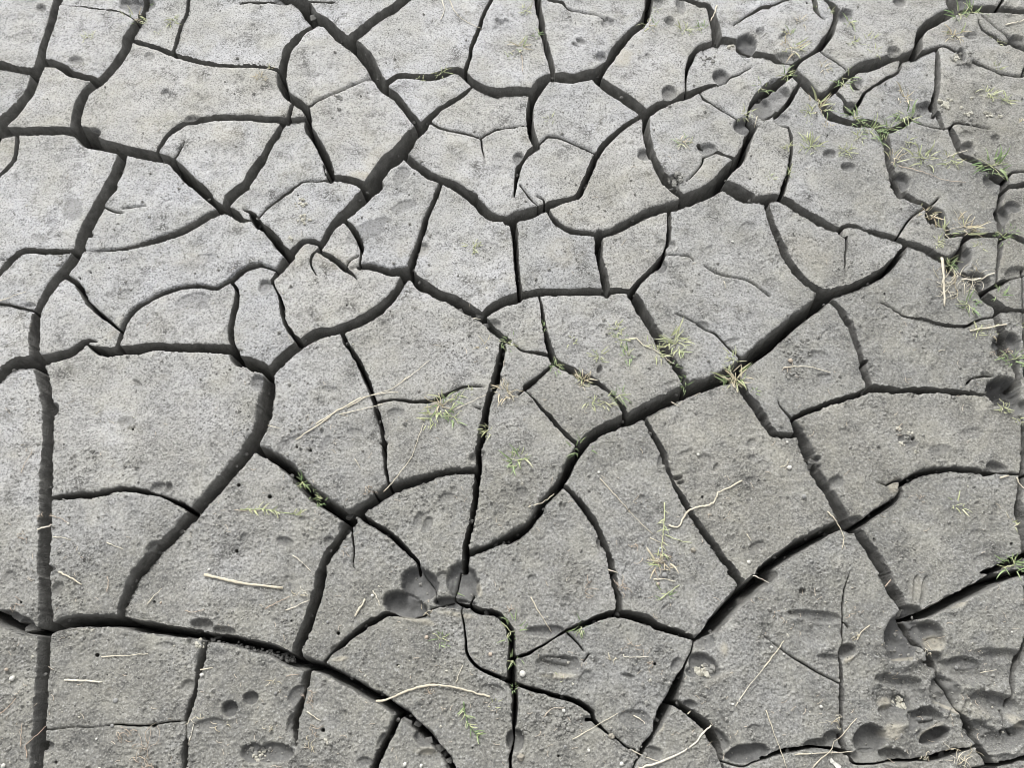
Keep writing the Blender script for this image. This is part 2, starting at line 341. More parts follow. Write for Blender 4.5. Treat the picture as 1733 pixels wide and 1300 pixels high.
# prints and pits pressed into the mud: tile x y rx ry turn depth(mm) damp
DENTS = """A1 270 45 34 28 20 9 .7
A1 505 405 48 30 5 7 .5
A1 995 380 36 30 0 6 .5
A1 1100 620 30 22 -35 7 .5
A1 1135 640 34 22 -30 4 .3
A1 900 30 130 55 0 12 .7
A1 1280 800 56 34 0 9 .6
A1 610 880 60 36 0 14 .8
A1 1420 980 50 40 0 1.5 .25
A1 1680 155 14 12 0 5 .6
B1 1640 150 40 18 38 7 .7
B1 1690 150 34 18 38 5 .5
B1 565 655 16 14 0 6 .6
B1 1500 760 20 14 0 3 .5
B1 980 1180 50 80 35 2 .55
B1 800 500 45 60 60 8 .4
B1 190 -5 60 30 0 10 .7
C1 650 155 28 38 20 8 .7
C1 688 150 20 24 0 7 .7
C1 490 280 44 18 28 8 .8
C1 445 298 24 12 28 7 .8
C1 622 380 38 34 0 11 .8
C1 1075 138 34 30 0 12 .9
C1 1680 208 30 28 0 9 .9
C1 1150 35 32 55 -12 9 .7
C1 1590 295 72 80 0 20 1
C1 1075 620 52 54 0 12 .7
C1 1420 508 58 52 0 13 .8
C1 912 1032 52 40 10 12 .7
C1 1100 1220 42 60 10 16 .8
C1 1700 715 80 90 0 17 .8
C1 1570 840 70 55 0 15 .8
C1 1325 1000 62 48 0 9 .6
C1 72 1060 42 48 0 10 .7
C1 700 800 16 12 0 4 .5
C1 1590 610 34 38 0 2 .15
C1 880 385 14 20 30 5 .6
C1 930 375 20 26 -30 5 .5
C1 990 20 45 45 0 12 .8
C1 1020 770 20 20 0 2 .2
D1 530 110 58 45 10 14 .7
D1 900 20 46 34 15 10 .7
D1 130 240 45 22 -30 8 .5
D1 130 385 80 40 0 12 .4
D1 1300 20 90 70 0 20 .9
D1 860 360 50 45 0 10 .4
D1 60 655 110 95 10 22 .6
D1 620 560 45 40 0 12 .6
D1 580 720 50 45 0 14 .8
D1 1310 380 34 55 0 14 .8
D1 1380 250 50 26 0 8 .5
D1 1680 285 55 45 20 14 .7
D1 1380 440 60 40 0 6 .3
D1 440 1030 50 36 10 9 .5
D1 560 1115 50 28 10 10 .6
D1 1070 720 70 45 0 14 .5
D1 910 1215 62 62 0 18 .9
D1 1360 985 55 40 0 12 .7
D1 1535 1205 70 52 15 16 .7
D1 120 800 60 40 0 8 .4
D1 1650 120 40 24 0 4 .3
D1 90 560 60 40 0 8 .4
D1 1550 915 30 22 0 10 .8
D1 1040 765 18 14 0 8 .8
D1 1350 900 50 30 0 4 .3
A2 205 780 40 20 0 6 .3
A2 480 130 70 80 0 1.5 .5
A2 260 330 60 30 20 2 .4
A2 1400 480 80 40 0 2 .2
A2 610 310 18 20 0 8 .8
A2 1300 760 130 70 -10 3 .35
B2 1125 400 42 46 0 9 .4
B2 75 655 44 54 10 9 .5
B2 750 280 170 60 -25 2.5 .6
B2 990 130 90 40 -20 2 .5
B2 30 1290 50 60 0 12 .5
B2 1600 910 50 40 20 8 .5
B2 1420 800 60 40 30 8 .5
C2 1085 375 40 34 0 9 .6
C2 1025 370 40 34 0 5 .3
C2 1020 515 42 48 10 12 .8
C2 625 935 40 34 0 3 .2
C2 1310 920 60 30 20 4 .2
C2 1490 1020 60 24 -15 4 .3
C2 1620 860 40 40 0 2.5 .2
C2 610 1200 18 30 15 12 .9
C2 1340 395 40 14 -20 3 .3
C2 1600 270 50 40 0 3 .2
D2 1140 195 80 60 30 20 .9
D2 1660 115 60 36 15 9 .9
D2 1590 170 60 60 0 18 .8
D2 1300 480 110 70 -50 22 .9
D2 1430 610 90 50 20 18 .8
D2 1680 560 80 40 -15 9 .3
D2 1620 1040 100 80 0 22 .9
D2 450 740 30 18 0 5 .1
D2 550 860 40 30 50 4 .1
D2 380 500 60 14 5 2 .1
D2 370 1120 80 40 15 3 .3
D2 400 1250 50 20 0 3 .3
A3 1050 738 60 36 -35 9 .4
A3 1125 735 26 40 10 10 .6
A3 920 40 45 18 45 6 .6
A3 840 290 55 34 0 1.5 .5
A3 180 830 30 40 25 3 .4
A3 1030 1140 60 50 0 12 .5
A3 370 205 24 40 0 16 .9
A3 80 560 40 30 0 2 .4
A3 330 1270 50 20 10 9 .5
A3 1630 1080 30 50 15 3 .2
A3 1600 830 50 26 0 2 .2
B3 1470 535 38 36 0 11 .5
B3 1525 525 16 36 0 8 .5
B3 280 410 100 26 -20 4 .3
B3 200 460 40 50 20 4 .3
B3 680 370 60 34 10 3 .3
B3 510 85 60 26 10 3 .2
B3 1290 800 60 36 5 3 .3
B3 1090 960 36 80 20 4 .35
B3 1150 980 34 60 25 5 .6
B3 200 1090 70 34 15 5 .6
B3 620 1000 55 50 0 13 .7
B3 500 1090 40 40 0 8 .5
B3 480 430 30 60 35 3 .6
B3 940 240 60 40 0 3 .4
C3 1020 555 26 56 10 9 .5
C3 1135 660 38 18 -8 12 .9
C3 1155 692 26 16 -8 10 .9
C3 1060 620 70 30 0 4 .3
C3 615 1110 30 60 -10 9 .5
C3 100 770 50 40 0 4 .4
C3 360 860 18 40 -10 5 .5
C3 1180 500 70 20 -20 4 .2
C3 1330 540 60 30 20 4 .2
C3 1390 600 24 36 10 5 .4
C3 1620 440 30 34 10 4 .4
C3 1620 680 34 24 -15 3 .2
C3 1630 540 30 24 40 4 .5
C3 1660 1130 60 40 -20 5 .3
C3 1480 1100 40 40 0 2 .1
C3 90 1000 50 24 -35 10 .5
C3 520 40 60 26 0 7 .4
C3 150 50 50 40 0 4 .5
C3 1080 40 60 20 -20 2 .1
D3 320 545 60 24 -10 15 .9
D3 335 600 50 20 -20 13 .7
D3 600 960 60 36 0 14 .7
D3 1600 85 118 108 0 44 1
D3 1650 150 70 60 0 30 .9
D3 1690 190 70 50 10 18 .8
D3 1560 600 84 40 15 13 .7
D3 1500 630 50 34 0 8 .4
D3 1390 370 80 40 -5 4 .3
D3 960 420 70 40 20 5 .8
D3 770 480 20 24 0 3 .3
D3 830 240 40 14 30 3 .4
D3 540 370 50 30 30 3 .3
D3 1180 480 80 40 -5 3 .5
D3 1020 115 40 22 -35 6 .2
D3 470 700 40 60 60 8 .6
D3 1450 1210 60 30 -20 3 .1
A4 1530 905 52 58 30 16 .9
A4 1670 835 54 44 -15 14 .8
A4 1400 1010 110 50 -10 7 .6
A4 1690 1200 80 70 0 12 .8
A4 60 290 100 40 10 16 .8
A4 160 340 70 50 15 18 .8
A4 390 120 44 60 30 5 .4
A4 1340 350 80 45 5 12 .6
A4 1280 460 30 36 0 10 .6
A4 1480 390 80 40 10 10 .5
A4 1260 760 50 50 0 6 .4
A4 1120 490 80 26 0 3 .2
A4 60 40 50 60 20 3 .3
A4 300 1160 60 40 0 14 .7
B4 1005 212 165 86 18 26 1
B4 1105 75 138 116 30 22 .95
B4 1395 62 108 138 -20 20 .85
B4 1330 200 150 40 5 20 .95
B4 290 820 60 76 25 10 .7
B4 550 520 50 40 -25 7 .3
B4 550 570 50 20 -10 2 0
B4 130 1200 140 70 -5 13 .8
B4 1140 1100 70 60 20 14 .7
B4 260 1000 40 80 15 10 .5
B4 860 1130 40 60 20 8 .5
B4 1600 790 90 46 10 5 .3
B4 1200 1230 120 50 10 6 .3
B4 1260 60 60 70 0 6 .4
B4 740 1270 60 40 0 6 .4
C4 260 390 150 40 0 9 .7
C4 450 440 80 100 -45 6 .3
C4 350 615 165 66 12 12 .5
C4 330 585 120 20 10 -4 .1
C4 440 610 50 50 0 6 .7
C4 520 740 60 100 0 5 .2
C4 1300 460 90 60 20 9 .6
C4 1310 620 120 80 35 15 .8
C4 1230 660 50 40 0 8 .8
C4 1120 620 40 60 15 8 .5
C4 1220 885 55 34 10 12 .7
C4 1400 1110 100 60 45 16 .8
C4 1590 1205 160 66 -10 17 .9
C4 840 980 110 70 15 8 .5
C4 50 1120 62 80 0 13 .8
C4 810 690 50 18 15 8 .6
C4 940 1210 80 60 0 9 .6
C4 530 1000 60 50 0 5 .6
C4 1640 1050 50 40 0 4 .4
C4 160 40 30 30 0 3 .3
D4 350 290 160 34 8 7 .5
D4 340 400 170 100 0 4 .2
D4 430 570 80 30 10 5 .4
D4 550 520 55 42 -30 14 .7
D4 985 262 75 46 5 18 .9
D4 920 430 108 150 10 24 1
D4 1090 420 90 90 30 17 .85
D4 1120 590 60 60 0 17 .7
D4 910 830 160 140 5 13 .35
D4 905 725 140 40 6 9 .5
D4 930 870 60 60 0 13 .8
D4 1080 965 104 68 10 16 .62
D4 1000 985 34 70 20 9 .8
D4 1085 975 60 20 -5 -5 .2
D4 860 950 90 66 0 10 .6
D4 1140 1085 100 46 -20 22 .9
D4 700 1110 100 90 -40 18 .85
D4 700 1220 120 50 0 12 .6
D4 860 1220 90 50 10 13 .7
D4 1320 660 150 84 12 12 .45
D4 1340 615 90 36 8 9 .7
D4 1580 640 150 120 8 9 .3
D4 1560 545 130 40 6 6 .4
D4 1200 800 84 110 -15 13 .7
D4 1530 880 170 74 22 12 .45
D4 1580 860 90 30 24 9 .75
D4 1600 1110 150 66 -12 12 .5
D4 1480 1090 80 60 10 9 .5
D4 1690 1060 50 80 40 10 .7
D4 1400 1060 70 80 30 13 .7
D4 1250 200 70 50 -15 10 .4
D4 340 1150 80 40 0 13 .6
D4 460 1120 60 60 0 14 .7
D4 1020 120 26 110 4 4 0
D4 1075 120 22 110 12 4 0
D4 258 122 22 18 0 9 .7
D4 1140 480 60 50 0 6 0"""

# pale dry silt smeared along rims: tile x y rx ry turn
PALE = """C1 1340 1120 120 70 -35
B1 820 1060 150 60 -55
B1 720 1170 90 40 0
C1 760 380 70 70 -40
D2 300 420 200 120 30
A2 750 950 130 40 -45
A2 1250 480 120 60 0
B4 1090 320 130 22 12
B4 1360 280 150 26 8
B4 1500 110 20 60 -10
B4 570 575 60 20 -10
C4 1380 720 120 34 -25
C4 1440 520 40 60 0
C4 360 690 130 22 0
D4 1130 470 70 60 20
D4 1110 1050 100 26 -30
D4 820 860 60 50 0
D4 960 575 110 14 -3
D4 1230 900 120 14 25
D4 1420 930 130 50 10
D4 1660 980 90 40 30
D4 1020 120 70 120 6
D4 1300 200 60 40 -20
D4 860 1050 90 60 0
D4 560 580 50 20 -30
C1 1500 300 40 30 0
B2 1050 400 160 60 0
B2 550 470 160 80 20
C2 350 420 160 120 0
A1 1500 900 150 80 0
C4 1010 1040 30 60 20
B4 1150 1190 90 30 0
D3 870 720 40 60 30"""

# burrow holes: tile x y r
HOLES = """A2 608 558 6
A2 540 600 7
D2 808 690 9
D2 685 1145 15
A3 885 342 8
A3 1590 712 14
A3 1575 1150 14
B3 287 463 8
B3 378 487 10
B3 103 789 15
B3 800 762 7
C3 1298 788 10
D3 734 1072 9
D3 1000 400 12
D3 1650 1105 10
A4 647 548 15
A4 140 195 9
A4 1028 190 9
A4 370 1265 12
A4 713 681 6
A4 1025 1018 16
B4 560 402 14
B4 957 617 9
B4 245 317 8
B4 460 1050 14
B4 1458 1168 6
C4 980 607 11
C4 335 1222 8
D1 425 898 7
D1 285 18 7
B2 292 38 7
B2 615 772 8
D4 1358 576 8"""

# ------------------------------------------------------------------ noise on arrays
_perm = RNG.permutation(4096).astype(np.int64)
_ang = RNG.random(4096) * 2 * np.pi
_gx, _gy = np.cos(_ang).astype(np.float32), np.sin(_ang).astype(np.float32)


def pnoise(x, y, seed=0):
    x = np.asarray(x, dtype=np.float32) + np.float32(seed * 17.31 + 50)
    y = np.asarray(y, dtype=np.float32) + np.float32(seed * 9.73 + 50)
    xf, yf = np.floor(x), np.floor(y)
    xi, yi = xf.astype(np.int64), yf.astype(np.int64)
    fx, fy = x - xf, y - yf

    def g(ix, iy, dx, dy):
        h = _perm[(_perm[ix & 4095] + iy) & 4095]
        return _gx[h] * dx + _gy[h] * dy
    u = fx * fx * fx * (fx * (fx * 6 - 15) + 10)
    v = fy * fy * fy * (fy * (fy * 6 - 15) + 10)
    a = g(xi, yi, fx, fy)
    b = g(xi + 1, yi, fx - 1, fy)
    c = g(xi, yi + 1, fx, fy - 1)
    d = g(xi + 1, yi + 1, fx - 1, fy - 1)
    return ((a + (b - a) * u) + ((c + (d - c) * u) - (a + (b - a) * u)) * v) * 1.5


def fbm(x, y, octaves, seed=0, gain=.5):
    t, a = 0, 1.0
    for o in range(octaves):
        t = t + a * pnoise(x * 2 ** o, y * 2 ** o, seed + o * 3)
        a *= gain
    return t


def sstep(a, b, x):
    t = np.clip((x - a) / (b - a), 0, 1)
    return t * t * (3 - 2 * t)


# ------------------------------------------------------------------ lattice over the mud flat (finer where the photo looks)
STEP = 1.6


def axis(n, m0, m1):
    core = np.arange(-8, n + 8, STEP)
    lo, s, p = [], STEP, core[0]
    while p > -m0:
        s = min(s * 1.25, 9); p -= s; lo.append(p)
    hi, s, p = [], STEP, core[-1]
    while p < n + m1:
        s = min(s * 1.25, 9); p += s; hi.append(p)
    return np.array(lo[::-1] + list(core) + hi)


US, VS = axis(1733, 420, 420), axis(1300, 330, 420)
NU, NV = len(US), len(VS)
U, V = np.meshgrid(US, VS)
X, Y = ground(U, V)
SC = ground(U + 1, V)[0] - X                       # metres per photo pixel
out = np.maximum.reduce([-U, U - PW, -V, V - PH, np.zeros_like(U)])   # how far outside the view

wu = U + 1.0 * pnoise(X * 30, Y * 30, 1) + .5 * pnoise(X * 60, Y * 60, 3) + .25 * pnoise(X * 150, Y * 150, 2)
wv = V + 1.0 * pnoise(X * 30, Y * 30, 5) + .5 * pnoise(X * 60, Y * 60, 7) + .25 * pnoise(X * 150, Y * 150, 6)

SDF = np.full(U.shape, 40.0)
HW = np.full(U.shape, 6.0)
GROOVE = np.zeros(U.shape)


def catmull(P, n=4):
    P = np.asarray(P, float)
    if len(P) < 3:
        t = np.linspace(0, 1, 4)[:, None]
        return P[0] * (1 - t) + P[-1] * t
    Q = np.vstack([2 * P[0] - P[1], P, 2 * P[-1] - P[-2]])
    o = []
    for i in range(1, len(Q) - 2):
        a, b, c, d = Q[i - 1], Q[i], Q[i + 1], Q[i + 2]
        for k in range(n):
            t = k / n
            o.append(.5 * (2 * b + (c - a) * t + (2 * a - 5 * b + 4 * c - d) * t * t + (3 * b - a - 3 * c + d) * t ** 3))
    o.append(P[-1])
    return np.array(o)


def stamp_crack(P):
    pad = 34
    for (x0, y0, w0), (x1, y1, w1) in zip(P[:-1], P[1:]):
        i0, i1 = np.searchsorted(US, [min(x0, x1) - pad, max(x0, x1) + pad])
        j0, j1 = np.searchsorted(VS, [min(y0, y1) - pad, max(y0, y1) + pad])
        if i1 <= i0 or j1 <= j0:
            continue
        s = (slice(j0, j1), slice(i0, i1))
        px, py = wu[s], wv[s]
        dx, dy = x1 - x0, y1 - y0
        L = dx * dx + dy * dy + 1e-9
        t = np.clip(((px - x0) * dx + (py - y0) * dy) / L, 0, 1)
        d = np.hypot(px - x0 - t * dx, py - y0 - t * dy)
        h = .5 * np.maximum(w0 + (w1 - w0) * t, .3)
        q = d - h
        m = q < SDF[s]
        SDF[s] = np.where(m, q, SDF[s])
        HW[s] = np.where(m, h, HW[s])
        if max(w0, w1) < 4.5:
            GROOVE[s] = np.maximum(GROOVE[s], np.clip(h / 1.2, .25, 1) * np.exp(-(d / 1.35) ** 2))


lines = []
for tile, txt in CRACKS.items():
    for ln in txt.split('\n'):
        P = []
        for tok in ln.split(','):
            a = [float(k) for k in tok.split()]
            thin = min(1, max(0, (a[2] - 8) / 16))                # hairlines stay fine
            P.append([*zp(tile, a[0], a[1]), max(a[2] * ZF * (.80 + .20 * thin) + .2 * thin, .4)])
        for end in (0, -1):                              # carry on past the edge of the view
            q, r = np.array(P[end]), np.array(P[1 if end == 0 else -2])
            if q[0] < 3 or q[0] > PW - 3 or q[1] < 3 or q[1] > PH - 3:
                e = q + (q - r) / (np.hypot(*(q - r)[:2]) + 1e-6) * 70
                e[2] = q[2]
                P.insert(0, list(e)) if end == 0 else P.append(list(e))
        lines.append(P)
        stamp_crack(catmull(P))

# cells beyond the view
seeds = []
for a in np.arange(-2.6, 2.6, .24):
    for b in np.arange(-.8, 3.6, .24):
        seeds.append((a + RNG.uniform(-.09, .09), b + RNG.uniform(-.09, .09)))
seeds = np.array(seeds)
mo = out > 0
xo, yo = X[mo] + .02 * pnoise(X[mo] * 8, Y[mo] * 8, 9), Y[mo] + .02 * pnoise(X[mo] * 8, Y[mo] * 8, 10)
f1, f2 = np.full(xo.shape, 9.), np.full(xo.shape, 9.)
for a, b in seeds:
    d = np.hypot(xo - a, yo - b)
    f2 = np.minimum(f2, np.maximum(f1, d))
    f1 = np.minimum(f1, d)
vor = ((f2 - f1) * .5 - .007) / SC[mo] + np.maximum(0, 14 - out[mo]) * 3
keep = SDF[mo] + np.maximum(0, out[mo] - 40) * .8        # traced cracks fade into the made up ones
SDF[mo] = np.minimum(keep, vor)
HW[mo] = np.where(vor < keep, 7, HW[mo])

# ragged edges
SDC = SDF.copy()
edge_n = .9 * pnoise(X * 110, Y * 110, 21) + .75 * pnoise(X * 260, Y * 260, 22) + .5 * np.abs(pnoise(X * 420, Y * 420, 23))
chip = sstep(.22, .30, pnoise(X * 48, Y * 48, 25)) * (.6 + .8 * pnoise(X * 150, Y * 150, 26)) - .7 * sstep(.3, .36, pnoise(X * 90, Y * 90, 27))
edge_n = edge_n - 1.5 * chip * sstep(1.5, 4, HW) * (.35 + .65 * sstep(1.6, .5, Y - .3 * X))     # chipped corners
SDF += edge_n * np.clip(HW / 5, .12, 1.0) * (.5 + .7 * sstep(1.5, .2, Y - .15 * X))
for ln in HOLES.split('\n'):
    t, a, b, r = ln.split()
    cx, cy = zp(t, float(a), float(b))
    r = float(r) * ZF
    q = np.hypot(U - cx, V - cy) - r + .25 * edge_n
    m = q < SDF
    SDF = np.where(m, q, SDF)
    SDC = np.where(m, q, SDC)
    HW = np.where(m, r, HW)

# ------------------------------------------------------------------ height of the mud surface
rough = sstep(1.45, .05, Y - .38 * X * sstep(.2, 1, Y) + .22 * fbm(X * 3, Y * 3, 2, 31)) * .75 + .25       # coarser crust nearer the viewer
# overall tone, paler towards the far left, darker towards the near right, broken by noise
TONE = sstep(-.2, 1.5, Y - .72 * X * sstep(0, 1, Y) + .30 * fbm(X * 2.2, Y * 2.2, 3, 35)) * .85 + .12 * fbm(X * 9, Y * 9, 3, 37)
patch = sstep(-.1, .5, fbm(X * 7, Y * 7, 3, 33))
H = .0035 * fbm(X * 3, Y * 3, 3, 41)
H += .0011 * fbm(X * 22, Y * 22, 2, 43)
lea = np.abs(pnoise(X * 75, Y * 75, 45)) + .6 * np.abs(pnoise(X * 160, Y * 160, 46))
H += .0017 * rough * (lea - .4)
fine = pnoise(X * 230, Y * 230, 47) + .8 * pnoise(X * 420, Y * 420, 48)
patch2 = sstep(-.5, .6, fbm(X * 13, Y * 13, 3, 39))
H += (.00020 + .00072 * rough) * (.12 + 1.15 * patch2) * fine
H += .0013 * fbm(X * 14, Y * 14, 3, 42) + .0012 * rough * np.clip(fbm(X * 45, Y * 30, 3, 44), -.2, 1)
clump = np.clip(pnoise(X * 120, Y * 120, 50) + pnoise(X * 300, Y * 300, 51) * .6 - .25, 0, 1)
H += .0050 * clump * rough * (.15 + patch)

DAMP = np.zeros(U.shape)
PALEF = np.zeros(U.shape)


def ell(cx, cy, rx, ry, rot, wob=.12, pad=1.6):
    r = max(rx, ry) * pad
    i0, i1 = np.searchsorted(US, [cx - r, cx + r])
    j0, j1 = np.searchsorted(VS, [cy - r, cy + r])
    s = (slice(j0, j1), slice(i0, i1))
    dx, dy = U[s] - cx, V[s] - cy
    c, n = math.cos(math.radians(rot)), math.sin(math.radians(rot))
    e = np.hypot((dx * c + dy * n) / rx, (-dx * n + dy * c) / ry)
    e = e + wob * pnoise(X[s] * 30, Y[s] * 30, 61) + .05 * pnoise(X[s] * 110, Y[s] * 110, 62) + .04 * pnoise(X[s] * 260, Y[s] * 260, 63)
    return s, e


# faint marks: shallow craters, scuffs and small pits all over the crust
for k in range(900):
    cx, cy = RNG.uniform(-40, 1773), RNG.uniform(-40, 1340)
    r = RNG.uniform(2.5, 7) * (1 if RNG.random() < .85 else 2.4)
    s, e = ell(cx, cy, r, r * RNG.uniform(.45, 1), RNG.uniform(0, 180), .2)
    dp = RNG.uniform(.0006, .0022)
    H[s] += -dp * sstep(1.0, .5, e) + .35 * dp * np.exp(-((e - 1.15) / .2) ** 2)
for k in range(260):                                    # arcs and scratches
    cx, cy = RNG.uniform(0, 1733), RNG.uniform(0, 1300)
    r = RNG.uniform(8, 22)
    s, e = ell(cx, cy, r, r * RNG.uniform(.5, 1), RNG.uniform(0, 180), .15)
    th = np.arctan2(V[s] - cy, U[s] - cx)
    w = sstep(.2, .8, np.cos(th - RNG.uniform(0, 6.3)))
    H[s] -= RNG.uniform(.0008, .0022) * np.exp(-((e - .9) / .10) ** 2) * w
for ln in DENTS.split('\n'):
    t, *a = ln.split()
    a = [float(k) for k in a]
    cx, cy = zp(t, a[0], a[1])
    big = max(a[2], a[3]) > 45
    lobe = a[6] >= .74 and big
    grow = 1.14 if t == 'D4' else 1.0
    s, e = ell(cx, cy, a[2] * ZF * grow, a[3] * ZF * grow, a[4], .10 if lobe else (.24 if big else .16))
    dp = a[5] * .001 * (1.2 if t == 'D4' else 1)
    ry = max(a[3], a[2] * .5) * ZF
    side = (V[s] - cy) / ry + .35 * RNG.uniform(-1, 1) * (U[s] - cx) / (a[2] * ZF)
    steep = sstep(1.02, .80 if big else .86, e)
    soft = sstep(1.12, .05, e)
    k = np.clip(.5 + .55 * side * (1.15 - .5 * a[6]), 0, 1)          # steep far wall, shallow near one
    k = k * (.35 if lobe else 1)
    inn = steep * (1 - k) + soft * k
    flat = np.clip(inn * 1.5, 0, 1)
    rimk = RNG.uniform(0, .30 if t == 'D4' else .16) * (.5 + .5 * np.tanh(side))
    H[s] = H[s] * (1 - .7 * flat * min(1, a[6] + .25)) - dp * inn * (1 + .22 * pnoise(X[s] * 45, Y[s] * 45, 64)) \
        + rimk * dp * np.exp(-((e - 1.2) / .17) ** 2)
    DAMP[s] = np.maximum(DAMP[s], a[6] * (1 if big else .62) * sstep(1.03, .9, e + (.05 if lobe else .2) * pnoise(X[s] * 70, Y[s] * 70, 66)) * (1 - .25 * k))
for ln in PALE.split('\n'):
    t, *a = ln.split()
    a = [float(k) for k in a]
    cx, cy = zp(t, a[0], a[1])
    s, e = ell(cx, cy, a[2] * ZF, a[3] * ZF, a[4], .35)
    PALEF[s] = np.maximum(PALEF[s], sstep(1.2, .4, e) * (.35 if max(a[2:4]) > 115 and min(a[2:4]) > 30 else 1))
    H[s] += .0012 * sstep(1.1, .5, e)
tramp = np.exp(-(((U - 1640) / 190) ** 2 + ((V - 1190) / 130) ** 2)) + .7 * np.exp(-(((U - 960) / 110) ** 2 + ((V - 1225) / 70) ** 2)) \
    + .8 * np.exp(-(((U - 1690) / 60) ** 2 + ((V - 620) / 110) ** 2)) + .6 * np.exp(-(((U - 1640) / 90) ** 2 + ((V - 120) / 90) ** 2))
H += tramp * (.0042 * fbm(X * 22, Y * 22, 4, 91, .55) + .002 * np.abs(pnoise(X * 90, Y * 90, 95)))      # kneaded by hooves
H += .0013 * np.exp(-np.maximum(SDF, 0) / 22)            # edges curl up a little
H -= .0075 * GROOVE
H -= .0012 * np.exp(-np.maximum(SDF, 0) / 1.2) + .0012 * np.exp(-np.maximum(SDF, 0) / 9)     # worn lip


def at(px, py, dz=0.0):
    i = int(np.clip(np.searchsorted(US, px), 0, NU - 1))
    j = int(np.clip(np.searchsorted(VS, py), 0, NV - 1))
    x, y = ground(px, py)
    z = float(H[j, i])
    if SDF[j, i] < 0:
        z = -.005
    return Vector((float(x), float(y), z + dz))


def top_z(px, py):
    i = int(np.clip(np.searchsorted(US, px), 0, NU - 1))
    j = int(np.clip(np.searchsorted(VS, py), 0, NV - 1))
    return float(H[j, i]) if SDF[j, i] > 0 else -.002


# ------------------------------------------------------------------ materials
def new_mat(name):
    m = bpy.data.materials.new(name)
    m.use_nodes = True
    nt = m.node_tree
    b = nt.nodes['Principled BSDF']
    return m, nt, nt.nodes, nt.links, b


def noise_node(nt, vec, scale, detail=3, rough=.6):
    n = nt.nodes.new('ShaderNodeTexNoise')
    n.inputs['Scale'].default_value = scale
    n.inputs['Detail'].default_value = detail
    n.inputs['Roughness'].default_value = rough
    nt.links.new(vec, n.inputs['Vector'])
    return n.outputs['Fac']


def ramp(nt, fac, stops):
    r = nt.nodes.new('ShaderNodeValToRGB')
    nt.links.new(fac, r.inputs['Fac'])
    e = r.color_ramp.elements
    while len(e) < len(stops):
        e.new(.5)
    for k, (p, c) in zip(e, stops):
        k.position = p
        k.color = (*c, 1) if len(c) == 3 else (c[0], c[0], c[0], 1)
    return r.outputs['Color']


def mix(nt, fac, a, b, mode='MIX'):
    m = nt.nodes.new('ShaderNodeMix')
    m.data_type = 'RGBA'
    m.blend_type = mode
    for sock, v in ((m.inputs[0], fac), (m.inputs[6], a), (m.inputs[7], b)):
        if isinstance(v, (int, float)):
            sock.default_value = v
        elif isinstance(v, tuple):
            sock.default_value = (*v, 1)
        else:
            nt.links.new(v, sock)
    return m.outputs[2]


def mathn(nt, op, a, b=0.0, clamp=False):
    m = nt.nodes.new('ShaderNodeMath')
    m.operation = op
    m.use_clamp = clamp
    for sock, v in ((m.inputs[0], a), (m.inputs[1], b)):
        if isinstance(v, (int, float)):
            sock.default_value = v
        else:
            nt.links.new(v, sock)
    return m.outputs[0]


DRY_A, DRY_B = (.272, .267, .240), (.212, .207, .185)


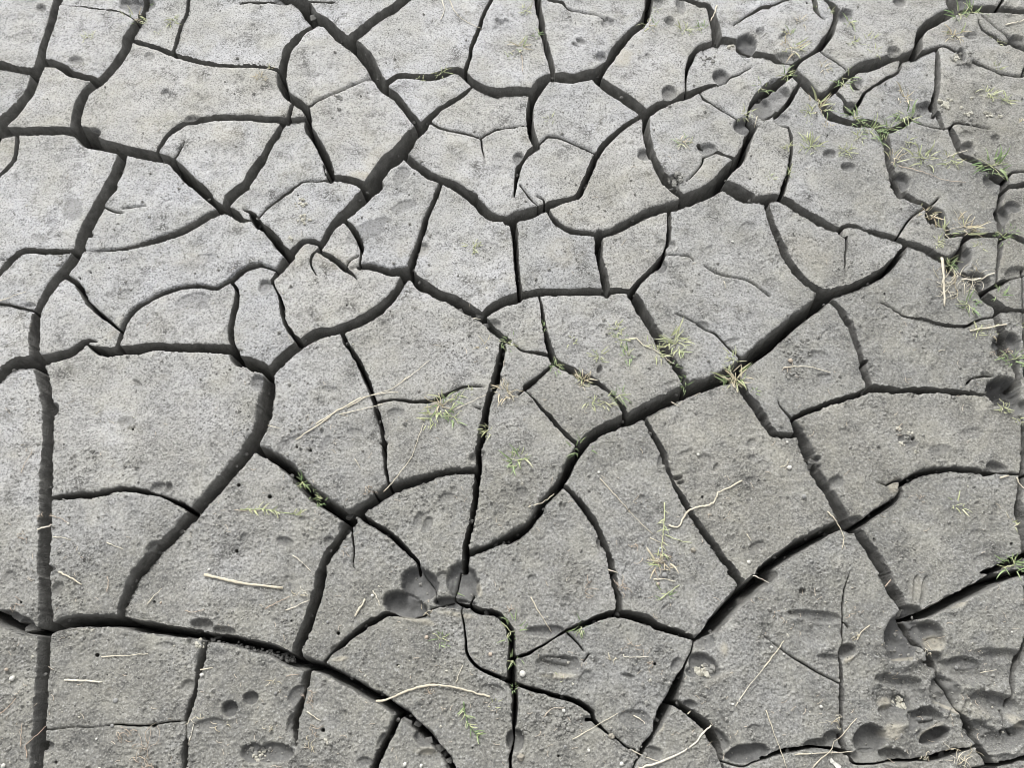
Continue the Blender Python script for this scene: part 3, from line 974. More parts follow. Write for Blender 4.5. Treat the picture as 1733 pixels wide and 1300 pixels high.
def mud_top_material():
    m, nt, N, L, b = new_mat('dry_grey_mud')
    pos = N.new('ShaderNodeNewGeometry').outputs['Position']
    big = noise_node(nt, pos, 5, 4)
    mid = noise_node(nt, pos, 38, 4, .65)
    fin = noise_node(nt, pos, 230, 3, .75)
    spk = noise_node(nt, pos, 340, 2, .6)
    c = mix(nt, ramp(nt, big, [(.35, (0,)), (.65, (1,))]), DRY_A, DRY_B)
    sn = N.new('ShaderNodeAttribute'); sn.attribute_name = 'tone'
    sf = mathn(nt, 'ADD', sn.outputs['Fac'], mathn(nt, 'MULTIPLY', mathn(nt, 'SUBTRACT', mid, .5), .55), True)
    c = mix(nt, sf, c, mix(nt, ramp(nt, big, [(.4, (0,)), (.62, (1,))]), (.555, .558, .575), (.48, .477, .458)))
    c = mix(nt, ramp(nt, mid, [(.48, (0,)), (.72, (.6,))]), c, (.19, .19, .182))
    c = mix(nt, ramp(nt, noise_node(nt, pos, 9, 3), [(.5, (0,)), (.72, (.35,))]), c, (.34, .325, .275))
    c = mix(nt, ramp(nt, fin, [(.36, (.85,)), (.5, (0,))]), c, (.13, .13, .125))
    c = mix(nt, ramp(nt, fin, [(.54, (0,)), (.68, (.5,))]), c, (.58, .58, .565))
    c = mix(nt, ramp(nt, spk, [(.30, (.6,)), (.42, (0,))]), c, (.12, .12, .117))
    blot = noise_node(nt, pos, 16, 5, .7)
    grain = noise_node(nt, pos, 260, 2, .5)
    bm_ = mathn(nt, 'MULTIPLY', ramp(nt, blot, [(.53, (0,)), (.66, (1,))]), ramp(nt, grain, [(.40, (0,)), (.55, (.95,))]))
    c = mix(nt, bm_, c, (.10, .099, .094))
    c = mix(nt, ramp(nt, noise_node(nt, pos, 11, 4, .65), [(.5, (0,)), (.7, (.28,))]), c, (.50, .485, .41))
    rnd = N.new('ShaderNodeObjectInfo').outputs['Random']
    c = mix(nt, .55, c, ramp(nt, rnd, [(0, (.80, .81, .82)), (.5, (1, 1, 1)), (1, (.92, .90, .84))]), 'MULTIPLY')
    dn = N.new('ShaderNodeAttribute'); dn.attribute_name = 'damp'
    pn = N.new('ShaderNodeAttribute'); pn.attribute_name = 'pale'
    dfac = mathn(nt, 'MULTIPLY', dn.outputs['Fac'], .95, True)
    c = mix(nt, dfac, c, mix(nt, ramp(nt, mid, [(.35, (0,)), (.65, (1,))]), (.085, .085, .085), (.14, .14, .137)))
    pf = mathn(nt, 'MULTIPLY', pn.outputs['Fac'], ramp(nt, mid, [(.3, (.25,)), (.65, (.8,))]))
    c = mix(nt, pf, c, (.43, .40, .325))
    L.new(c, b.inputs['Base Color'])
    b.inputs['Roughness'].default_value = .82
    b.inputs['Specular IOR Level'].default_value = .3
    bp = N.new('ShaderNodeBump')
    bp.inputs['Distance'].default_value = .0028
    hgt = mathn(nt, 'ADD', fin, mathn(nt, 'MULTIPLY', spk, .7))
    L.new(hgt, bp.inputs['Height'])
    st = mathn(nt, 'SUBTRACT', ramp(nt, noise_node(nt, pos, 13, 4), [(.36, (.12,)), (.62, (.85,))]), mathn(nt, 'MULTIPLY', dn.outputs['Fac'], .4), True)
    L.new(st, bp.inputs['Strength'])
    L.new(bp.outputs[0], b.inputs['Normal'])
    return m


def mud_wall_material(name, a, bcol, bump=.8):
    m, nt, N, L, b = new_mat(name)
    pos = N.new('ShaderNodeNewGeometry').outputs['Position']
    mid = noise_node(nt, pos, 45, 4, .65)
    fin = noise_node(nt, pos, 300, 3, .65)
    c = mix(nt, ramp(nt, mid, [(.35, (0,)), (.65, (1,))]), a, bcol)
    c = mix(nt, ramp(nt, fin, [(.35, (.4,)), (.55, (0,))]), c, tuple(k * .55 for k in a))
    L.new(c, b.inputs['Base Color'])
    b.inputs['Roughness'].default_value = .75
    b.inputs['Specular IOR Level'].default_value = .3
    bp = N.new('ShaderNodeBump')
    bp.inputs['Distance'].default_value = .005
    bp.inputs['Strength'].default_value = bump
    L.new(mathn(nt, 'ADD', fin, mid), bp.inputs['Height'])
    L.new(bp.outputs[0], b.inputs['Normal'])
    return m


M_TOP = mud_top_material()
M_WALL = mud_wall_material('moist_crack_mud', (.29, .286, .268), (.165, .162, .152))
M_FLOOR = mud_wall_material('wet_shaded_mud', (.04, .039, .036), (.028, .027, .025), .8)  # wet soil, with the deep shade of the crack gaps darkened into its colour

# ------------------------------------------------------------------ split the surface into plates along the cracks
inside = SDF > 0
lab = np.full(inside.shape, -1, np.int64)
par = []


def find(a):
    while par[a] != a:
        par[a] = par[par[a]]
        a = par[a]
    return a


prev = []
for j in range(NV):
    row = inside[j]
    ch = np.flatnonzero(np.diff(np.concatenate(([0], row.view(np.int8), [0]))))
    runs = []
    pi = 0
    for s, e in zip(ch[::2], ch[1::2]):
        k = len(par)
        par.append(k)
        lab[j, s:e] = k
        runs.append((s, e, k))
        while pi < len(prev) and prev[pi][1] <= s:
            pi += 1
        q = pi
        while q < len(prev) and prev[q][0] < e:
            ra, rb = find(prev[q][2]), find(k)
            if ra != rb:
                par[rb] = ra
            q += 1
    prev = runs
roots = np.array([find(k) for k in range(len(par))] + [-1])
lab = roots[lab]
# every plate has settled and tipped a little on its own
lift = np.clip(RNG.normal(0, .0017, len(par)), -.004, .004)
tipx, tipy = RNG.normal(0, .009, len(par)), RNG.normal(0, .009, len(par))
cxs = np.zeros(len(par)); cys = np.zeros(len(par)); num = np.zeros(len(par)) + 1e-9
np.add.at(cxs, lab[inside], X[inside]); np.add.at(cys, lab[inside], Y[inside]); np.add.at(num, lab[inside], 1)
cxs /= num; cys /= num
li = lab[inside]
H[inside] += lift[li] + np.clip((X[inside] - cxs[li]) * tipx[li] + (Y[inside] - cys[li]) * tipy[li], -.003, .003)

# marching squares: vertex ids = lattice points, then crossings on horizontal lattice edges, then vertical ones
NP_ = NU * NV
NH = NV * (NU - 1)
ii = lambda j, i: j * NU + i
eh = lambda j, i: NP_ + j * (NU - 1) + i
ev = lambda j, i: NP_ + NH + j * NU + i
J, I = np.meshgrid(np.arange(NV - 1), np.arange(NU - 1), indexing='ij')
# corners in order seen from above counter clockwise: (j+1,i) (j+1,i+1) (j,i+1) (j,i)   [rows run towards the viewer]
CJ, CI = [1, 1, 0, 0], [0, 1, 1, 0]
code = sum((inside[CJ[k]:NV - 1 + CJ[k], CI[k]:NU - 1 + CI[k]].astype(np.int64) << k) for k in range(4))


def corner(k, j, i):
    return ii(j + CJ[k], i + CI[k])


def edgev(k, j, i):          # between corner k and k+1
    return (eh(j + 1, i), ev(j, i + 1), eh(j, i), ev(j, i))[k]


faces, flabs, segs, slabs = {3: [], 4: [], 5: []}, {3: [], 4: [], 5: []}, [], []
for c in range(1, 16):
    m = code == c
    if not m.any():
        continue
    j, i = J[m], I[m]
    if c in (5, 10):
        polys = [[('e', (k - 1) % 4), ('c', k), ('e', k)] for k in range(4) if c >> k & 1]
    else:
        p = []
        for k in range(4):
            a, b2 = c >> k & 1, c >> ((k + 1) % 4) & 1
            if a:
                p.append(('c', k))
            if a != b2:
                p.append(('e', k))
        polys = [p]
    for p in polys:
        arr = np.stack([corner(k, j, i) if t == 'c' else edgev(k, j, i) for t, k in p], 1)
        k0 = [k for t, k in p if t == 'c'][0]
        lb = lab.ravel()[corner(k0, j, i)]
        faces[len(p)].append(arr)
        flabs[len(p)].append(lb)
        for q in range(len(p)):
            if p[q][0] == 'e' and p[(q + 1) % len(p)][0] == 'e':
                segs.append(np.stack([arr[:, q], arr[:, (q + 1) % len(p)]], 1))
                slabs.append(lb)
for n in faces:
    faces[n] = np.concatenate(faces[n]) if faces[n] else np.zeros((0, n), np.int64)
    flabs[n] = np.concatenate(flabs[n]) if flabs[n] else np.zeros(0, np.int64)
segs, slabs = np.concatenate(segs), np.concatenate(slabs)

s0, s1 = SDF[:, :-1], SDF[:, 1:]
th = np.clip(np.where(np.sign(s0) != np.sign(s1), s0 / (s0 - s1 + 1e-12), .5), .02, .98)
s0, s1 = SDF[:-1], SDF[1:]
tv = np.clip(np.where(np.sign(s0) != np.sign(s1), s0 / (s0 - s1 + 1e-12), .5), .02, .98)


def vfield(F):
    return np.concatenate([F.ravel(), (F[:, :-1] * (1 - th) + F[:, 1:] * th).ravel(), (F[:-1] * (1 - tv) + F[1:] * tv).ravel()])


VX, VY, VZ = vfield(X), vfield(Y), vfield(H)
VD, VP, VS_ = vfield(DAMP), vfield(PALEF), vfield(TONE)
VH = vfield(HW * SC)
VC = np.clip(vfield(SDC * SC), -.003, .003)
SM = SDC.copy()
for _ in range(16):                                       # smoothed, for steady wall directions
    SM[1:-1, 1:-1] = (SM[1:-1, 1:-1] * 2 + SM[:-2, 1:-1] + SM[2:, 1:-1] + SM[1:-1, :-2] + SM[1:-1, 2:]) / 6
gj, gi = np.gradient(SM)
gx = gi / np.gradient(X, axis=1)
gy = gj / np.gradient(Y, axis=0)
gl = np.hypot(gx, gy) + 1e-9
VGX, VGY = vfield(gx / gl), vfield(gy / gl)

RINGS = np.array([0, .0012, .0045, .012, .024, .042, .066, .100])
ROFF = np.array([0, .03, .06, .10, .15, .23, .33, .44])
NR = len(RINGS)


def obj_from(name, co, polys, mats, mat_idx=None, parent=None, attrs=None, smooth=True):
    """polys: list of int arrays of equal width"""
    me = bpy.data.meshes.new(name)
    me.vertices.add(len(co))
    me.vertices.foreach_set('co', np.asarray(co, np.float32).ravel())
    tot = np.concatenate([np.full(len(p), p.shape[1], np.int32) for p in polys])
    flat = np.concatenate([p.ravel() for p in polys]).astype(np.int32)
    me.loops.add(len(flat))
    me.loops.foreach_set('vertex_index', flat)
    me.polygons.add(len(tot))
    me.polygons.foreach_set('loop_start', np.concatenate(([0], np.cumsum(tot)[:-1])).astype(np.int32))
    me.polygons.foreach_set('loop_total', tot)
    for mt in mats:
        me.materials.append(mt)
    if mat_idx is not None:
        me.polygons.foreach_set('material_index', mat_idx.astype(np.int32))
    me.polygons.foreach_set('use_smooth', np.full(len(tot), smooth, bool))
    for an, av in (attrs or {}).items():
        at_ = me.attributes.new(an, 'FLOAT', 'POINT')
        at_.data.foreach_set('value', np.asarray(av, np.float32))
    me.update(calc_edges=True)
    me.validate()
    o = bpy.data.objects.new(name, me)
    COL.objects.link(o)
    if parent:
        o.parent = parent
    return o


# the wet, shade-darkened soil below, one sheet that runs out to the horizon
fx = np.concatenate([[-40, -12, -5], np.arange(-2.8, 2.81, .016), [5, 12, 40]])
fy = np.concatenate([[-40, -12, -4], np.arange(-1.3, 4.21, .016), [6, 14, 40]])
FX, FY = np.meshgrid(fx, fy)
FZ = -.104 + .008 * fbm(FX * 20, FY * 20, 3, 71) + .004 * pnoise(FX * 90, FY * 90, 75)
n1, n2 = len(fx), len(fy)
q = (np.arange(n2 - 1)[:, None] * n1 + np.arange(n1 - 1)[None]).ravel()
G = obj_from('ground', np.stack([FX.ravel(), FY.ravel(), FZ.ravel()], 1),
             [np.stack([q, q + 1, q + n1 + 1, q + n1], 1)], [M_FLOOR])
G['kind'] = 'structure'
G['label'] = 'cracked grey dried mud flat'

PLATES = []
order = np.unique(np.concatenate(list(flabs.values())))
cnt = {l: 0 for l in order}
for n in faces:
    u, k = np.unique(flabs[n], return_counts=True)
    for a, b in zip(u, k):
        cnt[a] += b
sorted_f = {}
for n in faces:
    o = np.argsort(flabs[n], kind='stable')
    sorted_f[n] = (faces[n][o], flabs[n][o])
so = np.argsort(slabs, kind='stable')
segs, slabs = segs[so], slabs[so]
for l in sorted(order, key=lambda k: -cnt[k]):
    if cnt[l] < 14:
        continue
    tops = []
    for n in faces:
        f, fl = sorted_f[n]
        a, b = np.searchsorted(fl, [l, l + 1])
        if b > a:
            tops.append(f[a:b])
    a, b = np.searchsorted(slabs, [l, l + 1])
    sg = segs[a:b]
    ids = np.unique(np.concatenate([t.ravel() for t in tops]))
    polys = [np.searchsorted(ids, t) for t in tops]
    co = np.stack([VX[ids], VY[ids], VZ[ids]], 1)
    nt_ = sum(len(t) for t in polys)
    dm, pl, sl = VD[ids], VP[ids], VS_[ids]
    if len(sg):
        rim = np.unique(sg)
        sr = np.searchsorted(rim, sg)
        hw = np.minimum(VH[rim], .02)
        ring = []
        for r in range(NR):
            wob = 0
            if r > 0:
                z = RINGS[r]
                wob = .13 * pnoise(VX[rim] * 28 + z * 60, VY[rim] * 28 - z * 75, 81) + .012 * pnoise(VX[rim] * 120 + z * 190, VY[rim] * 120 + z * 170, 82)
                wob = wob * min(1, r / 3)
            off = hw * np.minimum(ROFF[r] * 1.9 + wob, .93) + VC[rim] * sstep(.001, .012, RINGS[r])
            ring.append(np.stack([VX[rim] - VGX[rim] * off, VY[rim] - VGY[rim] * off, VZ[rim] - RINGS[r]], 1))
        base, R = len(co), len(rim)
        co = np.concatenate([co] + ring)
        for r in range(NR - 1):
            p0, p1 = sr[:, 0] + base + r * R, sr[:, 1] + base + r * R
            polys.append(np.stack([p1, p0, p0 + R, p1 + R], 1))
        dm = np.concatenate([dm, np.ones(R * NR)])
        pl = np.concatenate([pl, np.zeros(R * NR)])
        sl = np.concatenate([sl, np.zeros(R * NR)])
    tot = sum(len(t) for t in polys)
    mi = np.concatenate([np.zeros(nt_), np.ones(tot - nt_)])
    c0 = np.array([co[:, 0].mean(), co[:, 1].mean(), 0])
    o = obj_from('mud_plate', co - c0, polys, [M_TOP, M_WALL], mi, G, {'damp': dm, 'pale': pl, 'tone': sl})
    o.location = c0
    PLATES.append(o)
print('plates', len(PLATES), 'tris', sum(len(p.data.loops) - 2 * len(p.data.polygons) for p in PLATES))

# ------------------------------------------------------------------ plants, straw, pebbles and crumbs lying on the mud
def tag(o, label, cat, group=None):
    o['label'] = label
    o['category'] = cat
    if group:
        o['group'] = group
    return o


def empty(name, loc):
    o = bpy.data.objects.new(name, None)
    o.empty_display_size = .01
    o.location = loc
    COL.objects.link(o)
    return o


def plant_material(name, a, b_, c_, trans=.25):
    m, nt, N, L, b = new_mat(name)
    inf = N.new('ShaderNodeObjectInfo').outputs['Random']
    tc = N.new('ShaderNodeTexCoord').outputs['Generated']
    pos = N.new('ShaderNodeNewGeometry').outputs['Position']
    col = ramp(nt, inf, [(0, a), (.5, b_), (1, c_)])
    col = mix(nt, ramp(nt, noise_node(nt, pos, 260, 2), [(.4, (0,)), (.7, (.45,))]), col, tuple(k * .62 for k in b_))
    L.new(col, b.inputs['Base Color'])
    b.inputs['Roughness'].default_value = .55
    b.inputs['Specular IOR Level'].default_value = .35
    return m


M_GREEN = plant_material('green_grass', (.24, .34, .15), (.36, .45, .23), (.15, .25, .10))
M_PALE = plant_material('yellow_green_grass', (.52, .56, .29), (.62, .63, .40), (.38, .46, .22))
M_DRY = plant_material('dry_grass', (.68, .61, .44), (.56, .48, .33), (.74, .69, .55))
M_STRAW = plant_material('straw', (.72, .67, .53), (.64, .58, .45), (.78, .74, .63))
M_ROOT = plant_material('dry_root', (.58, .49, .38), (.46, .36, .28), (.66, .59, .48))
KM = {'g': [M_GREEN], 'y': [M_PALE], 's': [M_DRY], 'm': [M_GREEN, M_PALE, M_PALE, M_DRY], 'n': [M_GREEN, M_GREEN, M_PALE], 'd': [M_DRY, M_PALE, M_DRY]}


def blade_mesh(k, mat):
    """a folded, tapering blade of length 1 growing along +X and bending over"""
    r = random.Random(100 + k)
    n = 6
    lift, droop, side = r.uniform(.15, .75), r.uniform(.1, 1.0), r.uniform(-.5, .5)
    wid = r.uniform(.042, .062)
    co, x, y, z, az, el = [], 0., 0., 0., 0., lift
    for i in range(n + 1):
        t = i / n
        w = wid * (1 - t) ** .65 * min(1, .55 + 1.6 * t) + .003
        px_, py_ = -math.sin(az), math.cos(az)
        co += [(x + px_ * w, y + py_ * w, z + w * .45), (x, y, z), (x - px_ * w, y - py_ * w, z + w * .45)]
        x += math.cos(el) * math.cos(az) / n
        y += math.cos(el) * math.sin(az) / n
        z += math.sin(el) / n
        el -= droop / n * 1.3
        az += side / n
    f = []
    for i in range(n):
        a = i * 3
        f += [(a, a + 1, a + 4, a + 3), (a + 1, a + 2, a + 5, a + 4)]
    me = bpy.data.meshes.new('blade')
    me.from_pydata(co, [], f)
    me.materials.append(mat)
    me.polygons.foreach_set('use_smooth', [True] * len(f))
    return me


BLADES = {mt.name: [blade_mesh(k, mt) for k in range(8)] for mt in (M_GREEN, M_PALE, M_DRY)}


def put_blade(parent, off, length, rz, tilt, mat):
    o = bpy.data.objects.new('dry_blade' if mat is M_DRY else 'green_blade', random.choice(BLADES[mat.name]))
    COL.objects.link(o)
    o.parent = parent
    o.location = off
    o.rotation_euler = (random.uniform(-.5, .5), tilt, rz)
    o.scale = (length, max(length, .0165) * random.uniform(.75, 1.25), length)
    return o


def tube(pts, rad, name, mat, parent=None, sides=6, flat=1.0, origin=None):
    """a tapering stalk through 3-D points"""
    P = [Vector(p) for p in pts]
    o0 = Vector(origin) if origin is not None else P[0].copy()
    co, f = [], []
    n = len(P)
    for i, p in enumerate(P):
        d = (P[min(i + 1, n - 1)] - P[max(i - 1, 0)])
        d = d.normalized() if d.length > 1e-9 else Vector((1, 0, 0))
        s = d.cross(Vector((0, 0, 1)))
        s = s.normalized() if s.length > 1e-6 else Vector((0, 1, 0))
        u = s.cross(d)
        r = rad(i / (n - 1)) if callable(rad) else rad
        for k in range(sides):
            a = 2 * math.pi * k / sides
            co.append(p - o0 + s * math.cos(a) * r + u * math.sin(a) * r * flat)
    for i in range(n - 1):
        for k in range(sides):
            a, b = i * sides + k, i * sides + (k + 1) % sides
            f.append((a, b, b + sides, a + sides))
    f.append(tuple(range(sides))[::-1])
    f.append(tuple(range((n - 1) * sides, n * sides)))
    me = bpy.data.meshes.new(name)
    me.from_pydata([tuple(c) for c in co], [], f)
    me.materials.append(mat)
    me.polygons.foreach_set('use_smooth', [True] * len(f))
    o = bpy.data.objects.new(name, me)
    COL.objects.link(o)
    if parent is not None:
        o.parent = parent
        o.location = o0 - parent.location
    else:
        o.location = o0
    return o


def px_path(tile, pts, lift=.0015, n=5):
    """measured pixels -> smoothed path lying on the mud and bridging the cracks"""
    Q = [(*zp(tile, a, b), 1.0) for a, b in pts]
    Q = catmull(Q, n)
    Q[1:-1, :2] += RNG.normal(0, .45, (len(Q) - 2, 2))
    xs, ys = ground(Q[:, 0], Q[:, 1])
    z = np.array([top_z(a, b) for a, b in Q[:, :2]])
    zz = z.copy()
    for i in range(len(z)):
        zz[i] = max(z[max(0, i - 1):i + 2])
    return [Vector((float(a), float(b), float(c) + lift)) for a, b, c in zip(xs, ys, zz)]


# grass: tile x y radius kind blades | label
TUFTS = """A1 585 250 46 y 11|small yellow-green grass sprig alone on the second plate from the top left corner
A1 895 120 75 m 14|pale grass tuft hanging over a wide crack below a broken pit at the top edge
A1 1150 125 60 y 12|thin light grass tuft just right of the grassy crack near the top left
A1 1042 188 24 y 6|tiny yellow-green seedling between the two tufts at the top left
A1 1020 8 34 g 7|dark green grass tips at the top edge above the broken crack
B1 105 445 32 d 8|bleached grass tuft lodged in the thin crack left of the long curved crack
B1 50 520 55 s 12|dry straw-coloured sprig on the mud just under the bleached crack tuft
B1 1105 515 32 y 7|small bright sprig growing inside the arched crack at upper centre
B1 1250 475 58 y 10|yellowish grass straddling the top of the arched crack at upper centre
C1 25 385 42 n 9|short green tuft beside a pinkish dead stalk at top centre
C1 70 310 66 m 14|loose yellow-green tuft with a trailing stalk at top centre
C1 115 80 46 y 11|pale tuft near the top edge left of a narrow black crack
C1 190 240 42 n 9|green sprig leaning over the narrow black crack at top centre
C1 980 62 36 y 8|small yellow tuft at the broken end of the crack at the top edge
C1 940 180 62 m 14|green tuft with long pale blades beside the crack right of top centre
C1 1180 200 60 y 13|left one of two neighbouring grass tufts on the plate at upper right of centre
C1 1290 190 50 n 11|right one of two neighbouring grass tufts on the plate at upper right of centre
C1 290 790 46 y 5|thin nearly bare sprig on the rounded plate at upper centre
C1 1165 950 66 m 16|bright green tuft near a dented flake in the upper right half
C1 1580 765 48 y 11|yellow-green tuft growing at the rim of a large smooth hoof dent
C1 1690 575 60 n 14|green grass filling the crack above the large smooth hoof dent
D1 345 45 38 n 8|short tuft hanging into the black slot at the top edge
D1 245 145 50 s 9|bleached dry sprig on the plate under the top edge slot
D1 165 225 46 m 10|grass tuft beside a small oval hole at upper right
D1 175 320 80 m 16|wide mixed tuft with reddish dead bits beside the wide black crack at upper right
D1 430 72 40 y 7|sparse yellowish sprig next to a rounded broken crack edge at the top
D1 565 155 54 n 11|dark green tuft at the edge of a scooped dent at upper right
D1 580 290 52 y 10|light tuft with spread blades in the middle of an upper right plate
D1 690 280 75 y 8|sparse sprig with one long bent blade on an upper right plate
D1 740 360 46 y 9|small pale tuft right above a wide diagonal crack at upper right
D1 155 495 66 n 16|dense green blades filling a crack junction at upper right
D1 530 515 78 n 18|thick green tuft choking the crack where it turns uphill at upper right
D1 385 455 60 s 9|dry bleached weed lying on a small kite-shaped plate
D1 370 705 90 m 20|large bushy tuft at a dark crack corner below the kite-shaped plate
D1 295 745 50 y 10|pale tuft left of the large bushy corner tuft
D1 292 826 26 y 6|tiny yellow-green sprig below the large bushy corner tuft
D1 430 842 44 s 9|reddish dry weed on the mud under the bushy corner tuft
D1 600 785 75 n 17|green grass spilling over the left part of a grassy crack at upper right
D1 710 885 85 n 19|dense grass clump below the middle of the grassy crack at upper right
D1 845 850 80 g 20|darkest green clump standing in the junction of the grassy crack
D1 795 925 55 n 12|grass blades hanging into the crack that leaves the junction downwards
D1 955 775 85 n 16|grass with long blades on the right arm of the grassy crack
D1 930 640 70 s 10|faint bleached sprigs flat on the plate above the grassy crack
D1 630 915 55 y 10|thin pale tuft between the grassy crack and a round tuft below
D1 310 975 78 y 22|bright bushy tuft on the plate left of the round yellow tuft at upper right
D1 550 1010 60 y 22|round yellow-green tuft next to a square dent at upper right
D1 970 950 46 y 10|small light tuft right of the downward grassy crack
D1 860 1065 60 d 13|wispy yellowish grass hanging over a crack above a smooth round dent
D1 1060 1060 95 y 17|spreading yellow-green tuft with reddish stem on an upper right plate
D1 1245 1070 70 y 14|pale tuft with a long straw across it left of a bushy crack edge
D1 1520 1100 105 g 26|big dark green tuft leaning over the crack near the right edge
D1 1490 632 62 y 13|left tuft of a pair on the plate near the top right corner
D1 1585 672 58 y 12|right tuft of a pair on the plate near the top right corner
D1 1560 265 46 y 10|small yellowish tuft beside a hairline crack near the top right corner
D1 1270 240 75 d 18|tangled half dead tuft below the large dark slot at upper right
D1 1395 70 68 g 16|green tuft in the wide crack right of the large dark slot
D1 1290 105 70 n 14|grass growing along the lower lip of the large dark slot
D1 160 990 42 y 10|small tuft sitting on the narrow crack in the upper right half
D1 160 1155 52 n 12|green tuft halfway down the narrow black crack in the upper right half
D1 45 1195 36 y 9|yellow sprig left of the narrow black crack in the upper right half
D1 1545 455 42 y 8|thin upright sprig beside a zigzag hairline crack at the right
D1 1720 825 34 d 8|bleached tuft cut by the right edge of the view in the upper quarter
D2 1080 150 85 d 20|shaggy yellow grass clump in a crack fork at the right
D2 1325 250 95 d 24|pale bleached grass heap above the straw tangle at the right
D2 1205 290 90 m 20|green and yellow grass strip left of the bleached heap
D2 1150 360 52 y 11|sparse yellow tuft hanging below the green and yellow strip
D2 1430 302 34 y 9|small bright tuft in the level crack at the right
D2 1600 310 62 g 16|vivid green tuft in a crack crossing near the right edge
D2 1655 272 42 g 9|small green tuft just up and right of the vivid crossing tuft
D2 1435 390 38 y 7|thin sprig on the small plate under the level crack at the right
D2 1250 450 58 y 14|yellow grass growing out of the crack just above the straw tangle
D2 1240 500 55 g 13|dark green blades at the top of the straw tangle
D2 1365 772 72 g 20|round green tuft under the straw tangle at the right
D2 1560 705 70 g 9|few long green blades arching over a crack at the right
D2 1425 950 60 y 10|sparse pale tuft at the left end of a short straw at the right
D2 1525 945 55 d 9|wispy dry tuft at the right end of a short straw at the right
D2 1680 1130 85 g 20|dark green tuft on a damp crack wall near the right edge
D2 1722 890 40 y 9|yellow-green blades in a crack at the right edge below the straw tangle
B2 1462 390 52 y 13|small yellow-green tuft alone on a plate left of the picture centre
B2 1692 1018 62 n 15|fresh green tuft at the bend where a crack meets a black slot in the centre
B2 1525 1045 58 s 9|faint reddish dry sprig left of the fresh central tuft
C2 425 1022 42 y 9|tiny tuft by itself between two central cracks
C2 720 940 58 y 14|upper tuft of a runner chain on a central plate
C2 755 1005 58 n 13|second tuft of the runner chain where a pale stem starts
C2 920 1028 34 y 8|little tuft above the pale runner stem
C2 600 1115 54 y 10|yellowish tuft above a tiny pit on a central plate
C2 800 1110 58 n 11|low tuft right of the yellowish one on a central plate
C2 1110 1035 100 y 26|big fluffy tuft over the diagonal crack right of centre
C2 1005 1095 58 y 11|tuft on the pale runner stem left of the fluffy one
C2 1105 1165 36 g 8|small green tuft at the lower end of the pale runner stem
C2 1490 1140 58 y 11|pale tuft above the main crack right of centre
C2 1505 1245 95 m 26|big bright tuft bridging the main crack right of centre
C2 240 910 36 g 7|green blades standing inside a narrow crack at the centre
C2 325 1170 58 g 13|green tuft at a three way crack junction near the centre
C2 500 1262 60 d 15|bleached tuft on a crack below the three way junction
C2 1185 1265 44 g 9|dark green blades deep in the crack right of the centre
B3 1255 190 95 m 26|dense tuft with white straw bits left of the central black slot
B3 1180 275 70 y 15|pale fringe at the lower left of the dense central tuft
B3 1335 265 60 g 12|green blades at the lower right of the dense central tuft
B3 1350 140 52 n 12|small tuft above the dense central tuft on a thin crack
B3 1432 92 36 y 8|tiny yellow tuft at the end of the thin crack by the central slot
B3 1560 352 52 y 10|light tuft growing over the right lip of the central slot
B3 1690 90 78 s 20|bleached leafy weed right of the central black slot
B3 320 690 56 g 11|dark green blades inside the diagonal crack left of centre
B3 455 800 58 g 10|green sprout in the diagonal crack above its junction
B3 375 765 44 g 7|few green blades midway in the diagonal crack left of centre
C3 65 550 88 n 22|spidery green tuft on the plate below the central tuft
C3 505 25 60 d 14|pale tuft lying in a crack just above the main crack bend
C3 560 165 56 y 13|left sprig of a row above the main crack bend
C3 650 160 60 y 12|middle sprig of a row above the main crack bend
C3 745 115 60 g 13|green tuft over a short crack above the main crack bend
C3 485 470 85 g 9|long green blades leaning across the main crack bend
C3 1520 25 76 m 16|yellow-green blades hanging below the main crack right of centre
C3 1190 55 46 g 8|green blades where a crack enters the main crack from above
C3 1035 1235 90 d 20|yellowish weed at the lower end of a creeping stem
C3 1640 90 30 n 6|small green sprout on the dark wall right of the main crack
D3 1590 205 50 y 12|yellow-green tuft in front of the dark hollow at the right edge
D3 1712 288 34 y 8|tiny tuft at the right edge below the dark hollow
D3 1282 850 66 y 9|single star shaped grass plant on the large right plate
D3 1655 965 46 d 9|small dry tuft on the right rim of the large right plate
D3 1665 1250 85 g 18|dark grass in the shade of the crack at the right edge
B4 1250 440 56 g 10|star shaped green sprout beside a tan pebble
B4 1340 108 60 g 6|few long blades in the cracked hollow of the big hoof print
B4 1712 390 85 g 16|long dark green tuft in the crack right of the big hoof print
B4 1725 585 60 g 11|green blades lower in the crack right of the big hoof print
B4 1725 768 36 g 9|bright small tuft at a crack crossing in the lower centre
B4 1600 880 42 y 9|tiny pale tuft below the long white curved stalk
C4 490 360 58 g 13|green tuft in the arched crack of the lower centre
C4 1060 150 66 n 9|slanting grass sprig next to a straight dry stalk in the lower centre
C4 325 712 36 y 5|pale grass scrap on the rim of the curved hoof print"""


